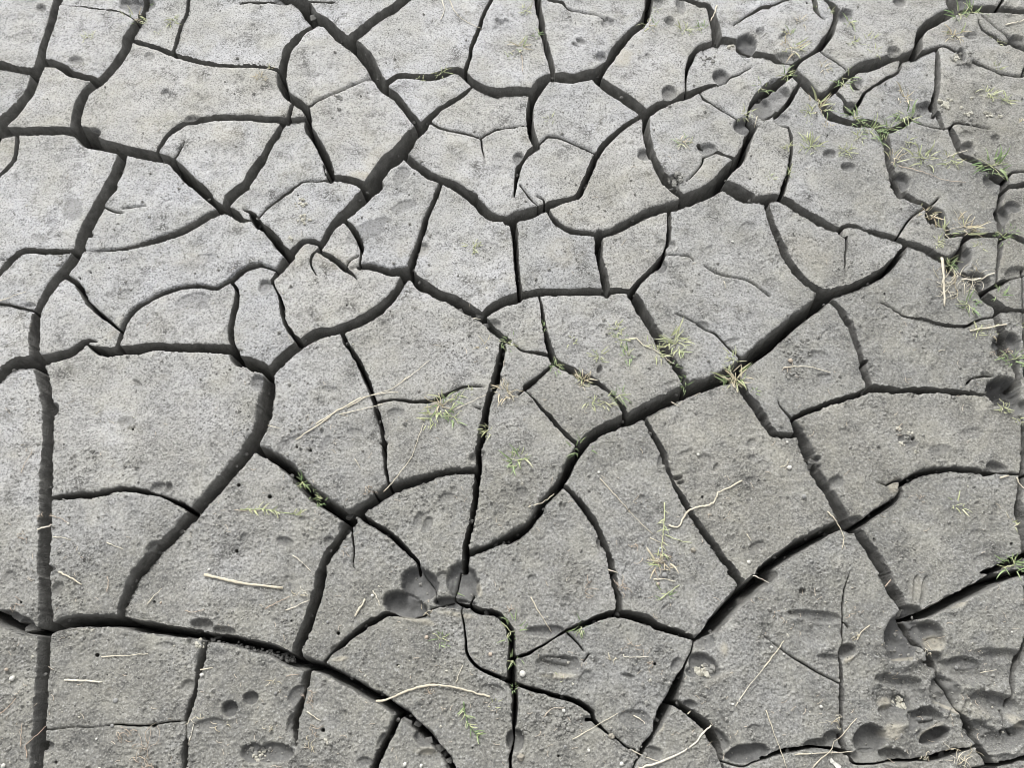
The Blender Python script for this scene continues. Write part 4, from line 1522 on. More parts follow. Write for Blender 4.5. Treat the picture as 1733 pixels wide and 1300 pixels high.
def tuft(spec, label):
    t, a, b, r, kind, n = spec.split()
    cx, cy = zp(t, float(a), float(b))
    R = float(r) * ZF * mm_per_px(cx, cy)
    base = at(cx, cy)
    root = empty('grass_tuft', base)
    tag(root, label, 'grass tuft', 'grass tufts on the cracked mud')
    for k in range(int(int(n) * 1.25)):
        rr = R * .72 * math.sqrt(random.random())
        th = random.uniform(0, 2 * math.pi)
        rz = th + random.uniform(-1.3, 1.3)
        L = R * random.choice((.45, .6, .75, .9, 1.05, 1.3)) * random.uniform(.85, 1.1)
        put_blade(root, (rr * math.cos(th), rr * math.sin(th), -.001), L, rz, random.uniform(-.55, .15), random.choice(KM[kind]))


    if int(n) >= 10:
        for k in range(2 + int(n) // 8):
            az, q = random.uniform(0, 6.28), R * random.uniform(.6, 1.35)
            d = Vector((math.cos(az), math.sin(az), 0))
            P = [base + d * q * i / 4 + Vector((0, 0, .001 + .004 * math.sin(math.pi * i / 5))) + Vector((random.gauss(0, .04), random.gauss(0, .04), 0)) * q for i in range(5)]
            tube(P, lambda u: .0008 - .0003 * u, 'stem', M_DRY if kind in 'dsm' else M_PALE, root, 5)


for ln in TUFTS.split('\n'):
    tuft(*ln.split('|'))

# creeping plants: a stem with blades along it. tile | stem points | kind blades length(px) | label
RUNNERS = """B3|-90 878,60 878,160 895,250 905,320 925|y 30 62|long creeping grass shoot lying level on the left centre plate
B4|1400 860,1405 920,1420 990,1470 1060,1500 1090|n 26 62|creeping green shoot slanting down beside the white curved stalk
C3|1042 830,1040 960,1030 1060,1025 1130,1032 1180|y 12 60|upright creeping stem with few blades right of the long thin straw"""
for ln in RUNNERS.split('\n'):
    t, pts, par_, label = ln.split('|')
    kind, n, bl = par_.split()
    path = px_path(t, [tuple(map(float, p.split())) for p in pts.split(',')], .002)
    root = empty('creeping_grass', path[0])
    tag(root, label, 'grass shoot')
    tube(path, lambda q: .0011 - .0005 * q, 'stem', M_PALE if kind == 'y' else M_GREEN, root, 5)
    sc = (path[-1] - path[0]).length
    for k in range(int(n)):
        i = random.randrange(1, len(path) - 1)
        d = path[i + 1] - path[i - 1]
        az = math.atan2(d.y, d.x) + random.choice((-1, 1)) * random.uniform(.5, 1.2)
        put_blade(root, path[i] - path[0], float(bl) * ZF * .0011 * random.uniform(.7, 1.2), az, random.uniform(-.5, .1), random.choice(KM[kind]))

# straws and stalks: tile | points | width(px) | kind | label
STRAWS = """A4|1362 14,1500 45,1640 72,1885 100|32|w|thick white broken straw on the plate left of the lower centre
A4|402 -4,480 35,558 82|18|w|short pale straw across a plate corner near the left edge
A4|680 562,840 552,995 542|12|w|thin level straw next to a round burrow hole
A4|428 716,560 720,690 728|20|w|short tan level straw below the burrow hole
A4|1342 648,1425 634|16|w|stubby straw piece on the edge of a narrow crack above a white pebble
A4|0 942,60 890,110 836|12|r|bent brown stalk at the left edge of the lower left plate
A4|180 1235,178 1150,240 1085,310 1022|12|r|pale twig leaning across the left crack near the bottom
A4|140 1160,146 1080,156 1000|10|r|upright little stalk left of the left crack near the bottom
A4|725 130,735 70,725 25|12|r|curled brown root piece above the long bottom crack
A4|982 212,1030 150,1075 104|10|w|thin tan stalk right of the sloping crack at lower left
A4|1235 252,1290 262,1362 244|9|r|small wavy stalk on the plate above the crumb filled crack
A4|1268 1122,1285 1070,1300 1008|10|w|short stalk beside the narrow crack near the bottom left
B4|812 856,880 848,960 815,1050 778,1150 755,1260 750,1400 780,1500 808,1575 828|24|w|long white curved stalk lying over the lower central crack
B4|672 290,705 235,740 174|22|w|thick short straw left of the big hoof print
B4|792 116,820 165,840 220|11|w|thin dark edged straw near the big hoof print
B4|72 240,150 198,236 156|12|r|slim tan stalk left of the lower central sloping crack
B4|210 250,290 218,368 180|13|w|straw piece leaning on the left lip of the sloping crack
B4|358 924,400 955,452 988|13|w|small straw on the small plate under the lower central crack
B4|1346 732,1368 680,1392 618|10|w|thin upright straw above the long white curved stalk
B4|215 692,310 676|8|r|faint straw left of the small crack under the long crack
C4|150 162,205 260,245 325,290 392|12|w|straight tan stalk pointing at the hoof print in the lower centre
C4|425 1110,570 1030,735 934|10|w|long thin straw slanting up over a narrow crack at the bottom
C4|865 1304,1010 1262,1200 1172,1290 1080,1352 1016|20|w|long tan bent straw along the bottom towards the wide crack
C4|808 1178,900 1222,1010 1262|12|w|pale straw crossing the bottom crack end
C4|1512 892,1610 745,1740 590|11|w|long fine straw slanting across the lower right plate
C4|236 962,290 908,375 902|12|r|curved reddish stalk over the crumbly bottom plate
C4|968 44,1040 42,1118 56|14|w|pale level straw with a green tip in the lower centre
C4|765 545,790 562,935 560|12|w|bent pale straw in the middle of the lower central plate
C4|1012 176,1075 130,1142 80|14|g|green stalk leaning beside the pale level straw
C4|840 950,900 988,912 1010|12|w|forked pale twig on the bottom central plate
C4|1195 942,1215 922|14|w|stub of straw on the lip of the lower right diagonal crack
C4|1630 20,1690 40,1740 66|11|w|fine straw over the big dark crack right of the lower centre
D4|-5 632,60 550,130 454|15|w|straight straw at the left of the hoof trampled corner
D4|318 1304,420 1195,520 1080,615 968|13|w|long straight straw in the bottom right quarter crossing a crack
D4|8 915,50 1030,100 1160,150 1304|12|w|long thin straw running to the bottom edge at the lower right
D4|200 1212,400 1202,590 1192|12|w|level straw over the bottom crack at the lower right
D4|1452 666,1560 645|10|w|short pale straw between two shallow hoof prints
D4|806 92,845 46|16|r|reddish straw stub on the wall of the right diagonal crack
D4|612 448,640 400,700 350|16|w|pale stem above a small dark hollow at lower right
B3|280 416,420 330,560 222,700 145,860 105,960 100|13|w|longest pale straw of the bundle left of centre
B3|416 314,560 222,715 136|18|w|thick straw in the bundle left of centre
B3|620 200,760 130,920 75,1030 -10|11|w|thin straw of the bundle reaching up over the black crack
B3|570 246,720 215,870 174|11|w|separate thin straw just below the straw bundle
B3|862 758,940 680,1040 550,1090 430,1132 310|10|w|long fine curved stalk ending at the dense central tuft
B3|1340 215,1450 160,1550 114|9|w|fine stalk from the dense tuft to the central black slot
B3|258 1184,320 1228,380 1290|11|w|reddish pale stalk near the lower central sloping crack
B3|95 320,180 345|9|w|small straw at the right lip of the left centre crack
B3|675 545,712 610|8|w|tiny straw in the middle of the plate left of centre
C3|1072 980,1100 988,1140 990,1170 930,1210 880,1280 856,1355 842,1385 800,1400 765,1460 735,1558 686|20|w|long wavy dry leaf crossing the crack right of the lower centre
C3|612 668,700 765,800 880,900 985,965 1040|9|w|straight hair thin straw on the plate right of the main crack
C3|132 866,210 838,270 805,306 772|12|w|pale stalk bridging the lower part of the main crack
C3|1050 1042,1130 1080,1225 1098|11|g|yellow side stem with a pink tip by the creeping stem
C3|945 1066,1020 1098|10|w|thin straw crossing the creeping stem
C3|666 1278,730 1300|16|w|white stub at the right crack near the lower centre
C3|1590 1040,1620 1088|11|w|little straw lying above the right crack in the lower half
C3|1088 160,1142 190|12|w|tiny pale straw at the lower lip of the main crack
D2|1183 458,1190 560,1196 660,1202 782|28|w|stout pale upright straw through the straw tangle at the right
D2|1370 945,1490 922,1615 904|20|w|short thick straw across a crack near the right edge
D2|1312 606,1400 605,1470 585,1530 565|20|w|fanned pale straw lying over a dark slot at the right
D2|125 1196,220 1188,320 1196,440 1230|12|w|curved reddish straw on the plate right of the main crack
D2|1165 1080,1210 1070|8|w|tiny pale chip of straw on a right hand plate
D1|1600 178,1670 160,1740 142|16|w|pale straw at the right edge near the top
D1|890 1112,1000 1145,1120 1180,1200 1210,1340 1218|10|r|long thin tan stem running right of the wispy crack grass
D1|1215 1055,1290 1020,1372 996|12|w|straight straw through a pale tuft at the upper right
B1|1252 0,1268 65,1243 135|12|w|kinked white grass stalk hanging from the top edge
B1|1300 -5,1340 80,1400 140,1515 190|9|w|fine curved stalk reaching a black crack near the top
C1|1392 35,1372 90,1350 140|16|w|white straw stub across a crack near the top right of centre
C1|90 375,95 430,93 490|10|r|pinkish dead stalk under the tufts at top centre
C1|1655 785,1640 850|10|w|little white stalk at the corner of the large smooth dent
C2|800 1005,850 1000,905 1045,980 1080,1060 1140,1110 1165|14|w|pale runner stem winding down to the diagonal crack
C2|1435 615,1452 668|9|w|tiny pale straw on the large plate right of centre
A3|250 1010,300 995,358 985|18|w|pale straw bridging the left crack
A3|330 918,400 935,470 972|9|r|thin stalk just above the pale straw bridging the left crack
A3|365 1065,430 1070,485 1082|9|w|little straw right of the left crack
A3|720 1100,770 1122,830 1145|9|w|small straw on the triangular plate at the left
A3|130 630,165 550,215 470|7|r|faint long fibre on the plate at the left edge
A3|1565 880,1650 885,1740 884|8|r|fine level fibre near a burrow hole left of centre
D3|100 600,140 585,162 552|10|w|small curved straw next to a white pebble on the right
D3|415 895,470 950,505 1000,525 1070,520 1140|14|w|white root thread hanging over the crack crossing at the right
D3|1568 668,1630 652|18|w|pale straw at the right end of an arched crack
D3|1680 665,1700 700,1738 745|16|w|pinkish bent straw at the right edge
A2|-5 760,80 728,185 690|9|w|thin white straw at the left edge above a short crack
B2|990 1290,1080 1220,1170 1145|9|w|thin straw leading to the bundle left of centre
B2|1460 862,1510 866|10|w|white straw chip lying over the crumbled crack left of centre"""
SK = {'w': M_STRAW, 'r': M_ROOT, 'g': M_PALE}
for ln in STRAWS.split('\n'):
    t, pts, w, kind, label = ln.split('|')
    P = [tuple(map(float, p.split())) for p in pts.split(',')]
    path = px_path(t, P)
    cx, cy = zp(t, *P[0])
    R = float(w) * ZF * .5 * mm_per_px(cx, cy)
    R = max(R * .62, .0006)
    thick = float(w) >= 18
    o = tube([p + Vector((0, 0, R * .6)) for p in path],
             (lambda q, R=R, h=random.uniform(0, 6): R * (1.05 - .3 * q) * (1 + .13 * math.sin(q * 11 + h) + .10 * math.sin(q * 29 + 2 * h))) if thick else (lambda q, R=R: R * (1.05 - .5 * q) * (.9 + .2 * math.sin(q * 9))),
             'straw' if kind != 'r' else 'dry_stalk', SK[kind], None, 7, .38)
    tag(o, label, 'straw' if kind != 'r' else 'stalk', 'dry straws and stalks on the mud')

# curled dry root tangles: tile x y r n kind | label
TANGLES = """A4 990 1210 170 15 r|widest tangle of dry rootlets near the bottom left
A4 840 1080 90 8 r|small dry root tangle right above the widest one at bottom left
A4 1320 965 75 5 s|pale forked root scrap beside a narrow crack at bottom left
A4 1450 1010 75 4 s|thin root arc in front of two hoof holes at bottom left
A4 100 215 70 4 r|reddish root curl at the left edge above the bottom crack
B4 385 830 60 10 r|brown rootlet bundle under the lower central crack
B4 110 1045 44 5 s|little dry sprig left of the narrow bottom crack
B4 400 1035 60 7 r|dry rootlets next to a round hole in the lower middle
B4 315 150 70 6 s|bleached rootlets left of the lower central sloping crack
B4 145 725 60 5 s|curled dry bit above a grey pebble in the lower left middle
B4 385 1150 60 7 s|pale rootlets over the small bottom plate
B4 1170 770 60 5 r|thin brown rootlets under the long white curved stalk
B4 1150 255 60 6 s|dry fibres on the lip of the big hoof print
C4 755 100 76 10 r|reddish dry weed lying over the crack in the lower centre
C4 535 120 76 6 r|brown root curl on the plate left of the lower central crack
C4 815 500 72 6 r|reddish rootlet in the middle of the lower central plate
C4 715 585 60 5 s|pale curl left of the bent pale straw
C4 940 615 50 5 r|orange brown curl next to a small burrow
C4 20 240 40 6 r|reddish fibres above the dark green crack tuft
D4 1310 1235 120 17 s|thick pale root tangle at the bottom edge on the right
D4 480 1000 72 8 s|pale curled rootlets over the crack at lower right
D4 1105 515 55 6 s|thin rootlets in the trampled print crack
D4 1078 1230 55 6 s|slim dry curl at the bottom right crack
D4 608 430 34 6 s|curled base of the pale stem at lower right
D4 600 265 50 4 r|thin reddish root curl right of the narrow crack at lower right
D4 75 265 34 3 r|tiny red curl at the left of the trampled corner
D2 1250 640 130 34 s|large straw-coloured grass tangle beside the stout upright straw
D2 1430 590 110 14 s|fan of pale dead grass over the dark slot at the right
D2 1590 1090 75 9 r|reddish dead weed left of the dark green tuft near the right edge
D2 180 1215 60 6 r|brown rootlets on the crumbly patch right of the main crack
A3 160 1060 55 5 r|small reddish rootlets left of the left crack
A3 270 925 40 5 r|pinkish curl on the left lip of the left crack
C3 1000 1210 95 12 r|brown creeping roots around the yellowish weed
C3 840 1130 70 4 r|thin curved root left of the creeping stem
C3 1350 905 30 3 r|tiny red rootlet right of the wavy dry leaf
B3 780 755 50 6 r|dry curl beside a small hole above the central left crack
B3 1700 100 60 6 s|dead curled leaves at the bleached leafy weed
D3 900 350 70 4 r|reddish thread between pale crumbs on the right plate
D3 1040 800 40 5 r|tiny brown sprig on the large right plate
D1 150 280 55 7 r|reddish dead grass bits in the wide mixed tuft"""
for ln in TANGLES.split('\n'):
    sp, label = ln.split('|')
    t, a, b, r, n, kind = sp.split()
    cx, cy = zp(t, float(a), float(b))
    R = float(r) * ZF
    base = at(cx, cy)
    base.z = top_z(cx, cy)
    root = empty('root_tangle', base)
    tag(root, label, 'dry roots', 'curled dry rootlets on the mud')
    for k in range(int(n)):
        px, py = cx + random.gauss(0, .4) * R, cy + random.gauss(0, .32) * R
        az, L, m = random.uniform(0, 6.28), R * random.uniform(.5, 1.1), 9
        turn = random.uniform(-.35, .35)
        Q = []
        lift = random.uniform(.001, .006)
        for i in range(m):
            x, y = ground(px, py)
            Q.append(Vector((float(x), float(y), max(top_z(px, py), base.z - .002) + .0012 + lift * math.sin(math.pi * i / (m - 1)))))
            px += math.cos(az) * L / m
            py += math.sin(az) * L / m
            az += turn + random.uniform(-.25, .25)
        rad = random.uniform(.0004, .0007)
        tube(Q, lambda q, rad=rad: rad * (1.1 - .6 * q), 'strand', M_ROOT if kind == 'r' else (M_STRAW if random.random() < .6 else M_DRY), root, 5)

# ------------------------------------------------------------------ pebbles, crumbs, clods
def lump(bm, c, r, sub=2, amp=.18, squash=.75, seed=None):
    g = bmesh.ops.create_icosphere(bm, subdivisions=sub, radius=1)
    s = Vector((random.uniform(-50, 50), random.uniform(-50, 50), random.uniform(-50, 50)))
    from mathutils import noise as mn
    sx, sy = random.uniform(.85, 1.15), random.uniform(.85, 1.15)
    rot = Matrix.Rotation(random.uniform(0, 6.28), 3, 'Z')
    for v in g['verts']:
        k = 1 + amp * mn.noise(v.co * 1.4 + s) + amp * .5 * mn.noise(v.co * 3.5 + s)
        v.co = Vector(c) + rot @ Vector((v.co.x * sx, v.co.y * sy, v.co.z * squash)) * (k * r)


def bm_obj(name, bm, mat, loc, parent=None, smooth=True):
    me = bpy.data.meshes.new(name)
    bm.to_mesh(me)
    bm.free()
    me.materials.append(mat)
    if smooth:
        me.polygons.foreach_set('use_smooth', [True] * len(me.polygons))
    o = bpy.data.objects.new(name, me)
    o.location = loc
    COL.objects.link(o)
    if parent:
        o.parent = parent
    return o


def stone_material(name, a, b_, rough=.7):
    m, nt, N, L, b = new_mat(name)
    pos = N.new('ShaderNodeNewGeometry').outputs['Position']
    c = mix(nt, ramp(nt, noise_node(nt, pos, 300, 4), [(.35, (0,)), (.65, (1,))]), a, b_)
    L.new(c, b.inputs['Base Color'])
    b.inputs['Roughness'].default_value = rough
    bp = N.new('ShaderNodeBump')
    bp.inputs['Distance'].default_value = .0006
    bp.inputs['Strength'].default_value = .5
    L.new(noise_node(nt, pos, 700, 3), bp.inputs['Height'])
    L.new(bp.outputs[0], b.inputs['Normal'])
    return m


M_WHITE = stone_material('white_pebble', (.72, .71, .66), (.55, .54, .49))
M_TAN = stone_material('tan_pebble', (.50, .42, .34), (.40, .34, .27))
M_GREY = stone_material('grey_pebble', (.34, .34, .33), (.25, .25, .24))
M_CRUMB = stone_material('grey_mud_crumb', (.33, .325, .30), (.19, .186, .17), .85)
M_PCRUMB = stone_material('pale_mud_crumb', (.56, .54, .46), (.43, .415, .355), .85)
M_DCRUMB = stone_material('damp_mud_crumb', (.13, .128, .12), (.09, .088, .083), .8)

PEBBLES = """A4 82 705 21 w|larger white round pebble at the left edge
A4 48 645 15 t|pinkish pebble above the larger white one at the left edge
A4 1352 682 16 w|white pebble at the narrow crack in the lower left
A4 772 852 17 g|grey white pebble in the middle of the lower left plate
A4 748 1020 15 g|grey pebble on the hairline crack at the bottom left
A4 20 1288 17 w|white pebble in the bottom left corner
A4 645 1108 9 w|tiny white pebble below the hairline crack at the bottom left
A4 1068 198 9 t|tiny tan pebble next to a small hole above the bottom crack
B4 1150 432 16 t|tan round pebble left of a star shaped sprout
B4 1575 545 15 t|tan pebble beside the crack right of the star shaped sprout
B4 788 152 13 w|pale pebble left of the big hoof print beside a thin straw
B4 490 328 12 g|grey pebble left of the curved crack in the lower middle
B4 1008 1277 17 w|pale lump at the bottom edge in the lower middle
B4 1117 1287 15 w|pale pebble at the bottom edge right of the pale lump
B4 145 803 14 g|grey pebble in the lower left middle under a dry curl
C4 95 675 25 w|pale rough pebble beside the vertical crack in the lower centre
C4 370 920 14 w|pale pebble among crumbs on the bottom central plate
C4 688 1092 30 t|tan clod on the thin end of the bottom central crack
C4 536 1186 13 w|small pale pebble at the bottom left of the long thin straw
C4 378 1157 11 g|small grey pebble on the crumbly bottom plate
C4 998 74 15 t|pinkish pebble under the pale level straw
C4 1042 15 20 g|grey pebble above the pale level straw
C4 82 1232 30 t|brownish clod at the bottom beside the vertical crack
C4 755 1275 18 w|pale pebble at the bottom edge left of the bent tan straw
C4 1497 877 10 w|tiny pale pebble at the end of the long fine straw
D4 378 893 15 w|white pebble on the plate left of the lower right crack
D4 48 497 12 w|tiny white pebble on a hairline crack at lower right
D4 128 543 10 w|second tiny white pebble on the hairline crack at lower right
D4 1295 632 15 g|grey pebble in a shallow hoof print at lower right
D4 1648 396 8 w|tiny white chip near the right edge in the lower right
D3 165 602 17 w|white oval pebble on the plate right of centre
D3 262 795 17 g|grey pale pebble below the white oval one
D3 150 432 11 w|tiny white pebble below a curved crack on the right
C3 1605 1228 15 w|pale pebble above the crack junction in the lower right half
C3 605 628 11 w|tiny white pebble at the top of the hair thin straw
C3 1268 508 12 w|pale pebble inside a faint hoof outline
C3 1235 1148 24 t|tan clod on the plate right of the creeping stem
A3 462 975 11 w|tiny white pebble right of the left crack
A3 1392 1278 12 w|tiny white pebble on the plate above the bottom left crack
D2 172 1150 18 t|pale tan clod on the crumbly patch right of the main crack
C2 1492 356 10 w|tiny white pebble on the large plate right of centre"""
M_TCLOD = stone_material('tan_mud_clod', (.36, .33, .27), (.26, .245, .21), .9)
PM = {'w': M_WHITE, 't': M_TAN, 'g': M_GREY}
for ln in PEBBLES.split('\n'):
    sp, label = ln.split('|')
    t, a, b, r, k = sp.split()
    cx, cy = zp(t, float(a), float(b))
    R = float(r) * ZF * mm_per_px(cx, cy) * .85
    p = at(cx, cy)
    p.z = top_z(cx, cy)
    bm = bmesh.new()
    clod = k == 't' and float(r) > 20
    lump(bm, (0, 0, R * (.3 if clod else .5)), R * (.8 if clod else 1), 3 if clod else 2, .75 if clod else .28)
    tag(bm_obj('pebble', bm, M_TCLOD if clod else PM[k], p), label, 'pebble', 'small pebbles on the mud')

# little heaps of crumbs: tile x y rx n crumb kind | label
HEAPS = """B2 300 95 46 18 13 p|upper pale worm cast on the small plate left of centre
B2 335 205 44 14 12 p|middle pale worm cast on the small plate left of centre
B2 243 325 24 8 11 p|lower pale worm cast near a crack left of centre
D1 1210 690 46 20 14 p|large pale crumb heap right of the black cleft at upper right
D1 1378 660 16 5 11 p|small white crumb lump right of the large pale heap
D1 1312 725 16 4 10 p|tiny pale crumb between two crumb lumps at upper right
D1 1362 760 26 8 12 p|pale crumb pile below the small white lump at upper right
D1 1490 765 30 8 11 p|brownish crumb pile left of a small burrow near the right edge
D1 1560 775 26 8 12 p|pink tinted crumbs above the burrow near the right edge
D1 1370 815 75 16 12 c|row of grey crumbs along a hairline crack at upper right
D1 1310 385 70 24 18 c|broken grey clods around a trampled pit at upper right
D1 1265 395 24 6 18 p|pale chunk beside the trampled pit at upper right
D3 898 330 22 7 12 p|topmost pale crumbs on the reddish thread of the right plate
D3 975 368 18 6 11 p|pale crumbs at the right end of the reddish thread
D3 915 443 20 5 13 p|single pale crumb lump under the reddish thread
D3 945 420 60 18 11 c|dark crumbs around a ring burrow on the right plate
D3 1025 495 18 4 10 p|tiny pale crumbs right of the dark crumbs on the right plate
C4 1300 655 48 9 26 p|cluster of pale clods sitting in a damp hoof hollow
C4 1345 645 40 9 18 c|grey crumbs right of the pale clods in the hoof hollow
C4 360 1000 130 46 16 c|spread of grey crumbs on the bottom central plate
C4 150 1000 90 26 14 c|scattered grey crumbs left of the bottom spread
C4 830 1210 90 22 16 c|crumbs along the bottom edge below the lower centre
C4 1560 910 90 20 14 c|loose crumbs on the lower right plate by the fine straw
C4 1620 1070 50 12 14 c|crumb patch above a smooth scoop at the bottom
D2 200 1080 110 34 13 c|dark crumb patch on the plate right of the main crack
D2 190 1240 60 16 15 c|lower crumb patch with a tan clod right of the main crack
D4 930 870 40 10 22 p|broken pale clods in the middle of the large hoof print
D4 1020 555 40 10 18 c|crumbs at the lower end of a round hoof print
C1 1490 300 26 8 20 p|pale crumbs left of the round dark dent near the top
C1 1340 400 70 18 12 c|crumbly patch under a crack near the top right of centre
C1 1120 1200 50 12 22 c|crumbled rim where a curved crack ends at the upper right
B4 480 1125 34 9 14 p|pale crumbs on the small bottom plate
B4 1150 275 30 8 14 d|damp crumbs in the toe of the big hoof print
A4 1330 470 40 9 15 p|pale crumbs at the top of the narrow bottom crack
B4 60 1210 70 16 15 c|crumbs in a shallow print at the bottom left
A4 1720 1215 50 12 14 p|pale grains in a dark print at the bottom
B3 1000 790 40 12 11 c|small crumb patch on the central triangular plate
B1 560 655 30 10 9 c|ring of crumbs round a tiny hole at the top left of centre
A2 400 480 60 14 9 c|faint crumbs on a plate at the left"""
HM = {'p': M_PCRUMB, 'c': M_CRUMB, 'd': M_DCRUMB}
for ln in HEAPS.split('\n'):
    sp, label = ln.split('|')
    t, a, b, r, n, cr, k = sp.split()
    cx, cy = zp(t, float(a), float(b))
    base = at(cx, cy)
    base.z = top_z(cx, cy)
    bm = bmesh.new()
    for i in range(int(n)):
        q = random.random() ** .7
        th = random.uniform(0, 6.28)
        px, py = cx + math.cos(th) * q * float(r) * ZF, cy + math.sin(th) * q * float(r) * ZF * .8
        R = float(cr) * ZF * mm_per_px(cx, cy) * random.uniform(.35, 1.05)
        x, y = ground(px, py)
        lump(bm, (float(x) - base.x, float(y) - base.y, top_z(px, py) - base.z + R * .35), R, 1 if R < .004 else 2, .8, random.uniform(.5, .8))
    tag(bm_obj('crumb_heap', bm, HM[k], base, None, False), label, 'mud crumbs', 'small heaps of mud crumbs')

# clods broken off and lodged in the cracks: tile x y r z(mm) | label
M_CLOD = mud_wall_material('damp_clod_mud', (.20, .197, .185), (.12, .118, .11), .8)
CLODS = """B4 1150 1120 46 -10|biggest broken mud clod wedged in the lower central crack
B4 1010 1000 40 -8|wedge shaped clod above the biggest clod in the lower central crack
B4 1085 1010 30 -14|small clod left of the crack bend near the bottom
B4 1235 1165 34 -14|clod under the biggest clod in the lower central crack
B4 1290 1250 34 -12|lowest clod of the lower central crack at the bottom edge
A4 170 355 46 -20|dark wedge clod in the crack at the left edge
D4 1000 1290 36 -6|broken clod along the bottom edge at the right
D4 1240 1225 44 -16|dark clod in the bottom right crack
D4 1390 1140 36 -10|clod beside the bottom right crack corner
C4 985 1100 26 -6|clod at the end of the lower central steep crack
C4 1000 970 30 -16|clod wedged in the lower central steep crack
C4 920 1240 50 -9|cracked clod at the bottom edge below the steep crack
B2 1380 790 38 -16|lump lodged in the crumbled crack left of centre
B2 1490 830 40 -15|second lump lodged in the crumbled crack left of centre
B2 1545 895 30 -10|small lump at the crossing left of centre
C1 1090 1240 34 -12|dark lump at the end of the curved crack at upper right
D3 300 600 40 -16|lump bridging the crack between two right hand plates
D3 320 548 30 -12|small lump above the bridging lump on the right
D1 870 1150 30 -22|lump deep in the grassy crack at upper right
C2 1070 1105 34 -16|small pale rooty lump in the diagonal crack right of centre
B1 385 60 40 -25|dark clod in the wide crack near the top left of centre
B3 620 900 36 -28|dark lump deep in the diagonal crack junction left of centre"""
for ln in CLODS.split('\n'):
    sp, label = ln.split('|')
    t, a, b, r, z = sp.split()
    cx, cy = zp(t, float(a), float(b))
    R = float(r) * ZF * mm_per_px(cx, cy)
    x, y = ground(cx, cy)
    bm = bmesh.new()
    sq = Vector((random.uniform(.75, 1.5), random.uniform(.6, 1.1), random.uniform(.5, .9)))
    for k in range(11):
        v = Vector((random.gauss(0, 1), random.gauss(0, 1), random.gauss(0, .8))).normalized() * random.uniform(.8, 1.1) * R
        bm.verts.new(Vector((v.x * sq.x, v.y * sq.y, v.z * sq.z)))
    bmesh.ops.convex_hull(bm, input=bm.verts)
    bmesh.ops.delete(bm, geom=[v for v in bm.verts if not v.link_faces], context='VERTS')
    bmesh.ops.bevel(bm, geom=bm.edges[:], offset=R * .05, segments=1, affect='EDGES', clamp_overlap=True)
    tag(bm_obj('mud_clod', bm, M_CLOD, (float(x), float(y), float(z) * .001 - R * .2), None, False), label, 'mud clod', 'mud clods broken into the cracks')

# crumbs heaped inside the long bottom crack
bm = bmesh.new()
for k in range(230):
    u = random.random()
    a, b = 1380 + u * 560, 462 + u * 110
    a2, b2 = a + random.gauss(0, 6), b + random.gauss(0, 16)
    x, y = ground(*zp('A4', a2, b2))
    R = random.uniform(.0018, .0042)
    lump(bm, (float(x), float(y), -.014 - random.uniform(0, .012) - .02 * max(0, u - .6)), R, 1, .5)
o = bm_obj('fallen_crumbs', bm, M_DCRUMB, (0, 0, 0))
o['kind'] = 'stuff'
o['label'] = 'dark mud crumbs filling the long bottom crack'

# chips broken from the plate edges, lying in the cracks
bm = bmesh.new()
n = 0
while n < 420:
    i, j = RNG.integers(0, NU), RNG.integers(0, NV)
    if not (-7 < SDF[j, i] < -1.2) or out[j, i] > 0 or HW[j, i] < 4 or RNG.random() > .25 + .75 * rough[j, i]:
        continue
    R = float(RNG.uniform(.0018, .0055))
    z = -RNG.uniform(.012, .05)
    lump(bm, (float(X[j, i]), float(Y[j, i]), z), R, 1, .55)
    n += 1
o = bm_obj('edge_chips', bm, M_CLOD, (0, 0, 0), None, False)
o['kind'] = 'stuff'
o['label'] = 'small mud chips fallen into the cracks'

# snail shell
cx, cy = zp('C3', 1018, 1145)
p = at(cx, cy)
bm = bmesh.new()
N_, M_ = 26, 8
rows = []
for i in range(N_):
    a = i / (N_ - 1) * 2 * math.pi * 1.35
    rr = .0034 * (1 - .30 * i / N_)
    tr = .0011 * (1 - .45 * i / N_)
    row = []
    for k in range(M_):
        b2 = 2 * math.pi * k / M_
        q = rr + tr * math.cos(b2)
        row.append(bm.verts.new((q * math.cos(a), q * math.sin(a), .0012 + tr * math.sin(b2) + .0007 * i / N_)))
    rows.append(row)
for i in range(N_ - 1):
    for k in range(M_):
        bm.faces.new((rows[i][k], rows[i + 1][k], rows[i + 1][(k + 1) % M_], rows[i][(k + 1) % M_]))
M_SHELL = stone_material('pale_shell', (.66, .68, .78), (.55, .57, .68), .4)
tag(bm_obj('snail_shell', bm, M_SHELL, p), 'tiny bluish white snail shell ring beside the creeping stem', 'snail shell')

# torn leaf scrap at the bottom edge
cx, cy = zp('D4', 470, 1272)
p = at(cx, cy, .002)
p.z = top_z(cx, cy) + .002
bm = bmesh.new()
out_ = [(-.009, .006), (-.004, .0085), (-.001, .003), (.005, .001), (.010, -.004), (.006, -.008), (.0, -.006), (-.003, -.001), (-.008, .001)]
vs = [bm.verts.new((a, b, .0015 * math.sin(a * 500))) for a, b in out_]
f = bm.faces.new(vs)
g = bmesh.ops.extrude_face_region(bm, geom=[f])
bmesh.ops.translate(bm, verts=[v for v in g['geom'] if isinstance(v, bmesh.types.BMVert)], vec=(0, 0, .0008))
tag(bm_obj('leaf_scrap', bm, M_WHITE, p, None, False), 'pale torn leaf scrap at the bottom edge on the right', 'leaf scrap')

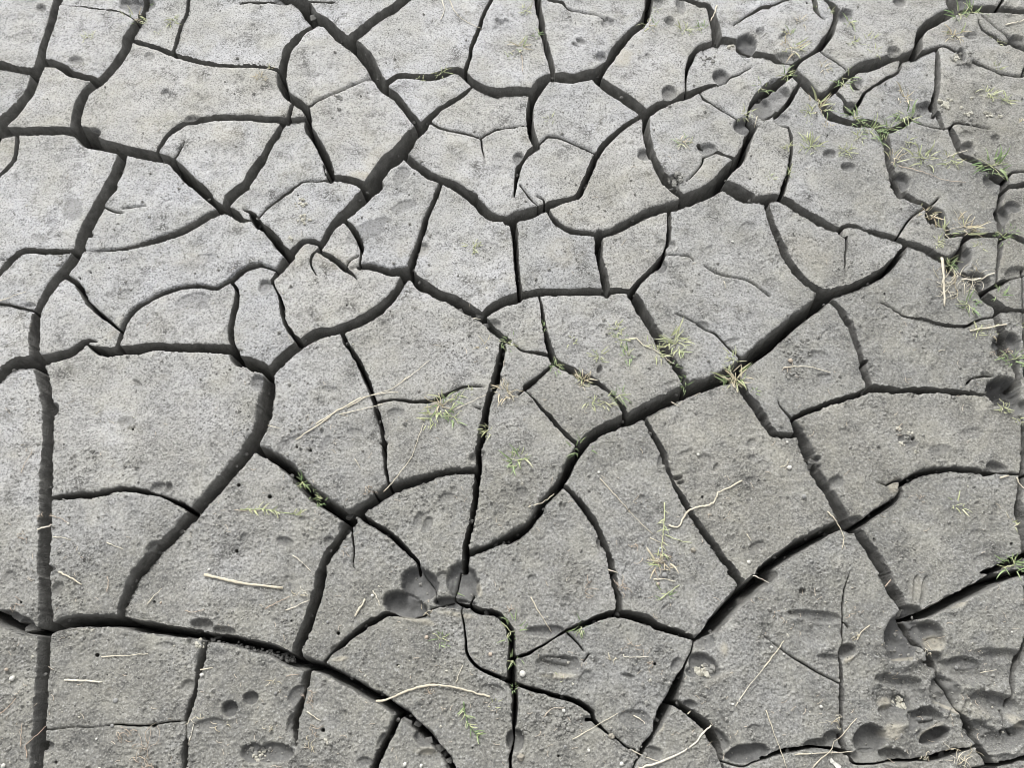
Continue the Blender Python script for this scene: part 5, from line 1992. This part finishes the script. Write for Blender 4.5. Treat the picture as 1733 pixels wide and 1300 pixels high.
# loose grit and bits of plant litter over the whole flat
def scatter(name, count, mat, rmin, rmax, weight, label):
    base = np.array([(1, 0, 0), (-1, 0, 0), (0, 1, 0), (0, -1, 0), (0, 0, 1), (0, 0, -1)], float)
    tri = np.array([(0, 2, 4), (2, 1, 4), (1, 3, 4), (3, 0, 4), (2, 0, 5), (1, 2, 5), (3, 1, 5), (0, 3, 5)])
    co, fa = [], []
    n = 0
    while n < count:
        px, py = RNG.uniform(-30, PW + 30), RNG.uniform(-20, PH + 30)
        if RNG.random() > weight(px, py):
            continue
        x, y = ground(px, py)
        r = RNG.uniform(rmin, rmax) * (1 if RNG.random() < .88 else RNG.uniform(1.4, 2.4))
        ang = RNG.uniform(0, 6.28)
        c, s = math.cos(ang), math.sin(ang)
        v = base * RNG.uniform(.6, 1.25, (6, 1)) * r
        v = np.stack([v[:, 0] * c - v[:, 1] * s, v[:, 0] * s + v[:, 1] * c, v[:, 2] * .8], 1)
        z = top_z(px, py)
        co.append(v + [float(x), float(y), z + r * .35])
        fa.append(tri + 6 * n)
        n += 1
    o = obj_from(name, np.concatenate(co), [np.concatenate(fa)], [mat], smooth=False)
    o['kind'] = 'stuff'
    o['label'] = label
    return o


def near_w(px, py):
    j, i = int(np.clip(np.searchsorted(VS, py), 0, NV - 1)), int(np.clip(np.searchsorted(US, px), 0, NU - 1))
    if SDF[j, i] < 1.5:
        return 0
    return float(rough[j, i] * (.15 + .6 * patch[j, i] + .5 * min(1, tramp[j, i]) + .35 * math.exp(-SDF[j, i] / 5)) * (1 - .7 * DAMP[j, i]))


scatter('grit', 11000, M_CRUMB, .0007, .0024, near_w, 'fine grey grit on the dried mud')
scatter('pale_grit', 900, M_PCRUMB, .0006, .0016, near_w, 'fine pale grit on the dried mud')

co, fa, n = [], [], 0
for k in range(420):                                     # litter: short fibres lying flat
    while True:
        px, py = RNG.uniform(0, PW), RNG.uniform(0, PH)
        if RNG.random() < near_w(px, py) * (py / PH) ** 1.2:
            break
    L = RNG.uniform(3, 13)
    az, tr = RNG.uniform(0, 6.28), RNG.uniform(-.5, .5)
    w = RNG.uniform(.00025, .0005)
    pts = []
    for i in range(5):
        x, y = ground(px, py)
        pts.append((float(x), float(y), top_z(px, py) + .0009))
        px += math.cos(az) * L / 4
        py += math.sin(az) * L / 4
        az += tr
    for i, p in enumerate(pts):
        a = pts[min(i + 1, 4)]
        b = pts[max(i - 1, 0)]
        dx, dy = a[0] - b[0], a[1] - b[1]
        l = math.hypot(dx, dy) + 1e-9
        sx, sy = -dy / l * w, dx / l * w
        co += [(p[0] + sx, p[1] + sy, p[2]), (p[0], p[1], p[2] + w * 1.3), (p[0] - sx, p[1] - sy, p[2])]
    for i in range(4):
        q = n + i * 3
        fa += [(q, q + 1, q + 4, q + 3), (q + 1, q + 2, q + 5, q + 4)]
    n += 15
o = obj_from('plant_litter', np.array(co), [np.array(fa)], [M_ROOT])
o['kind'] = 'stuff'
o['label'] = 'tiny dry plant fibres strewn over the mud'
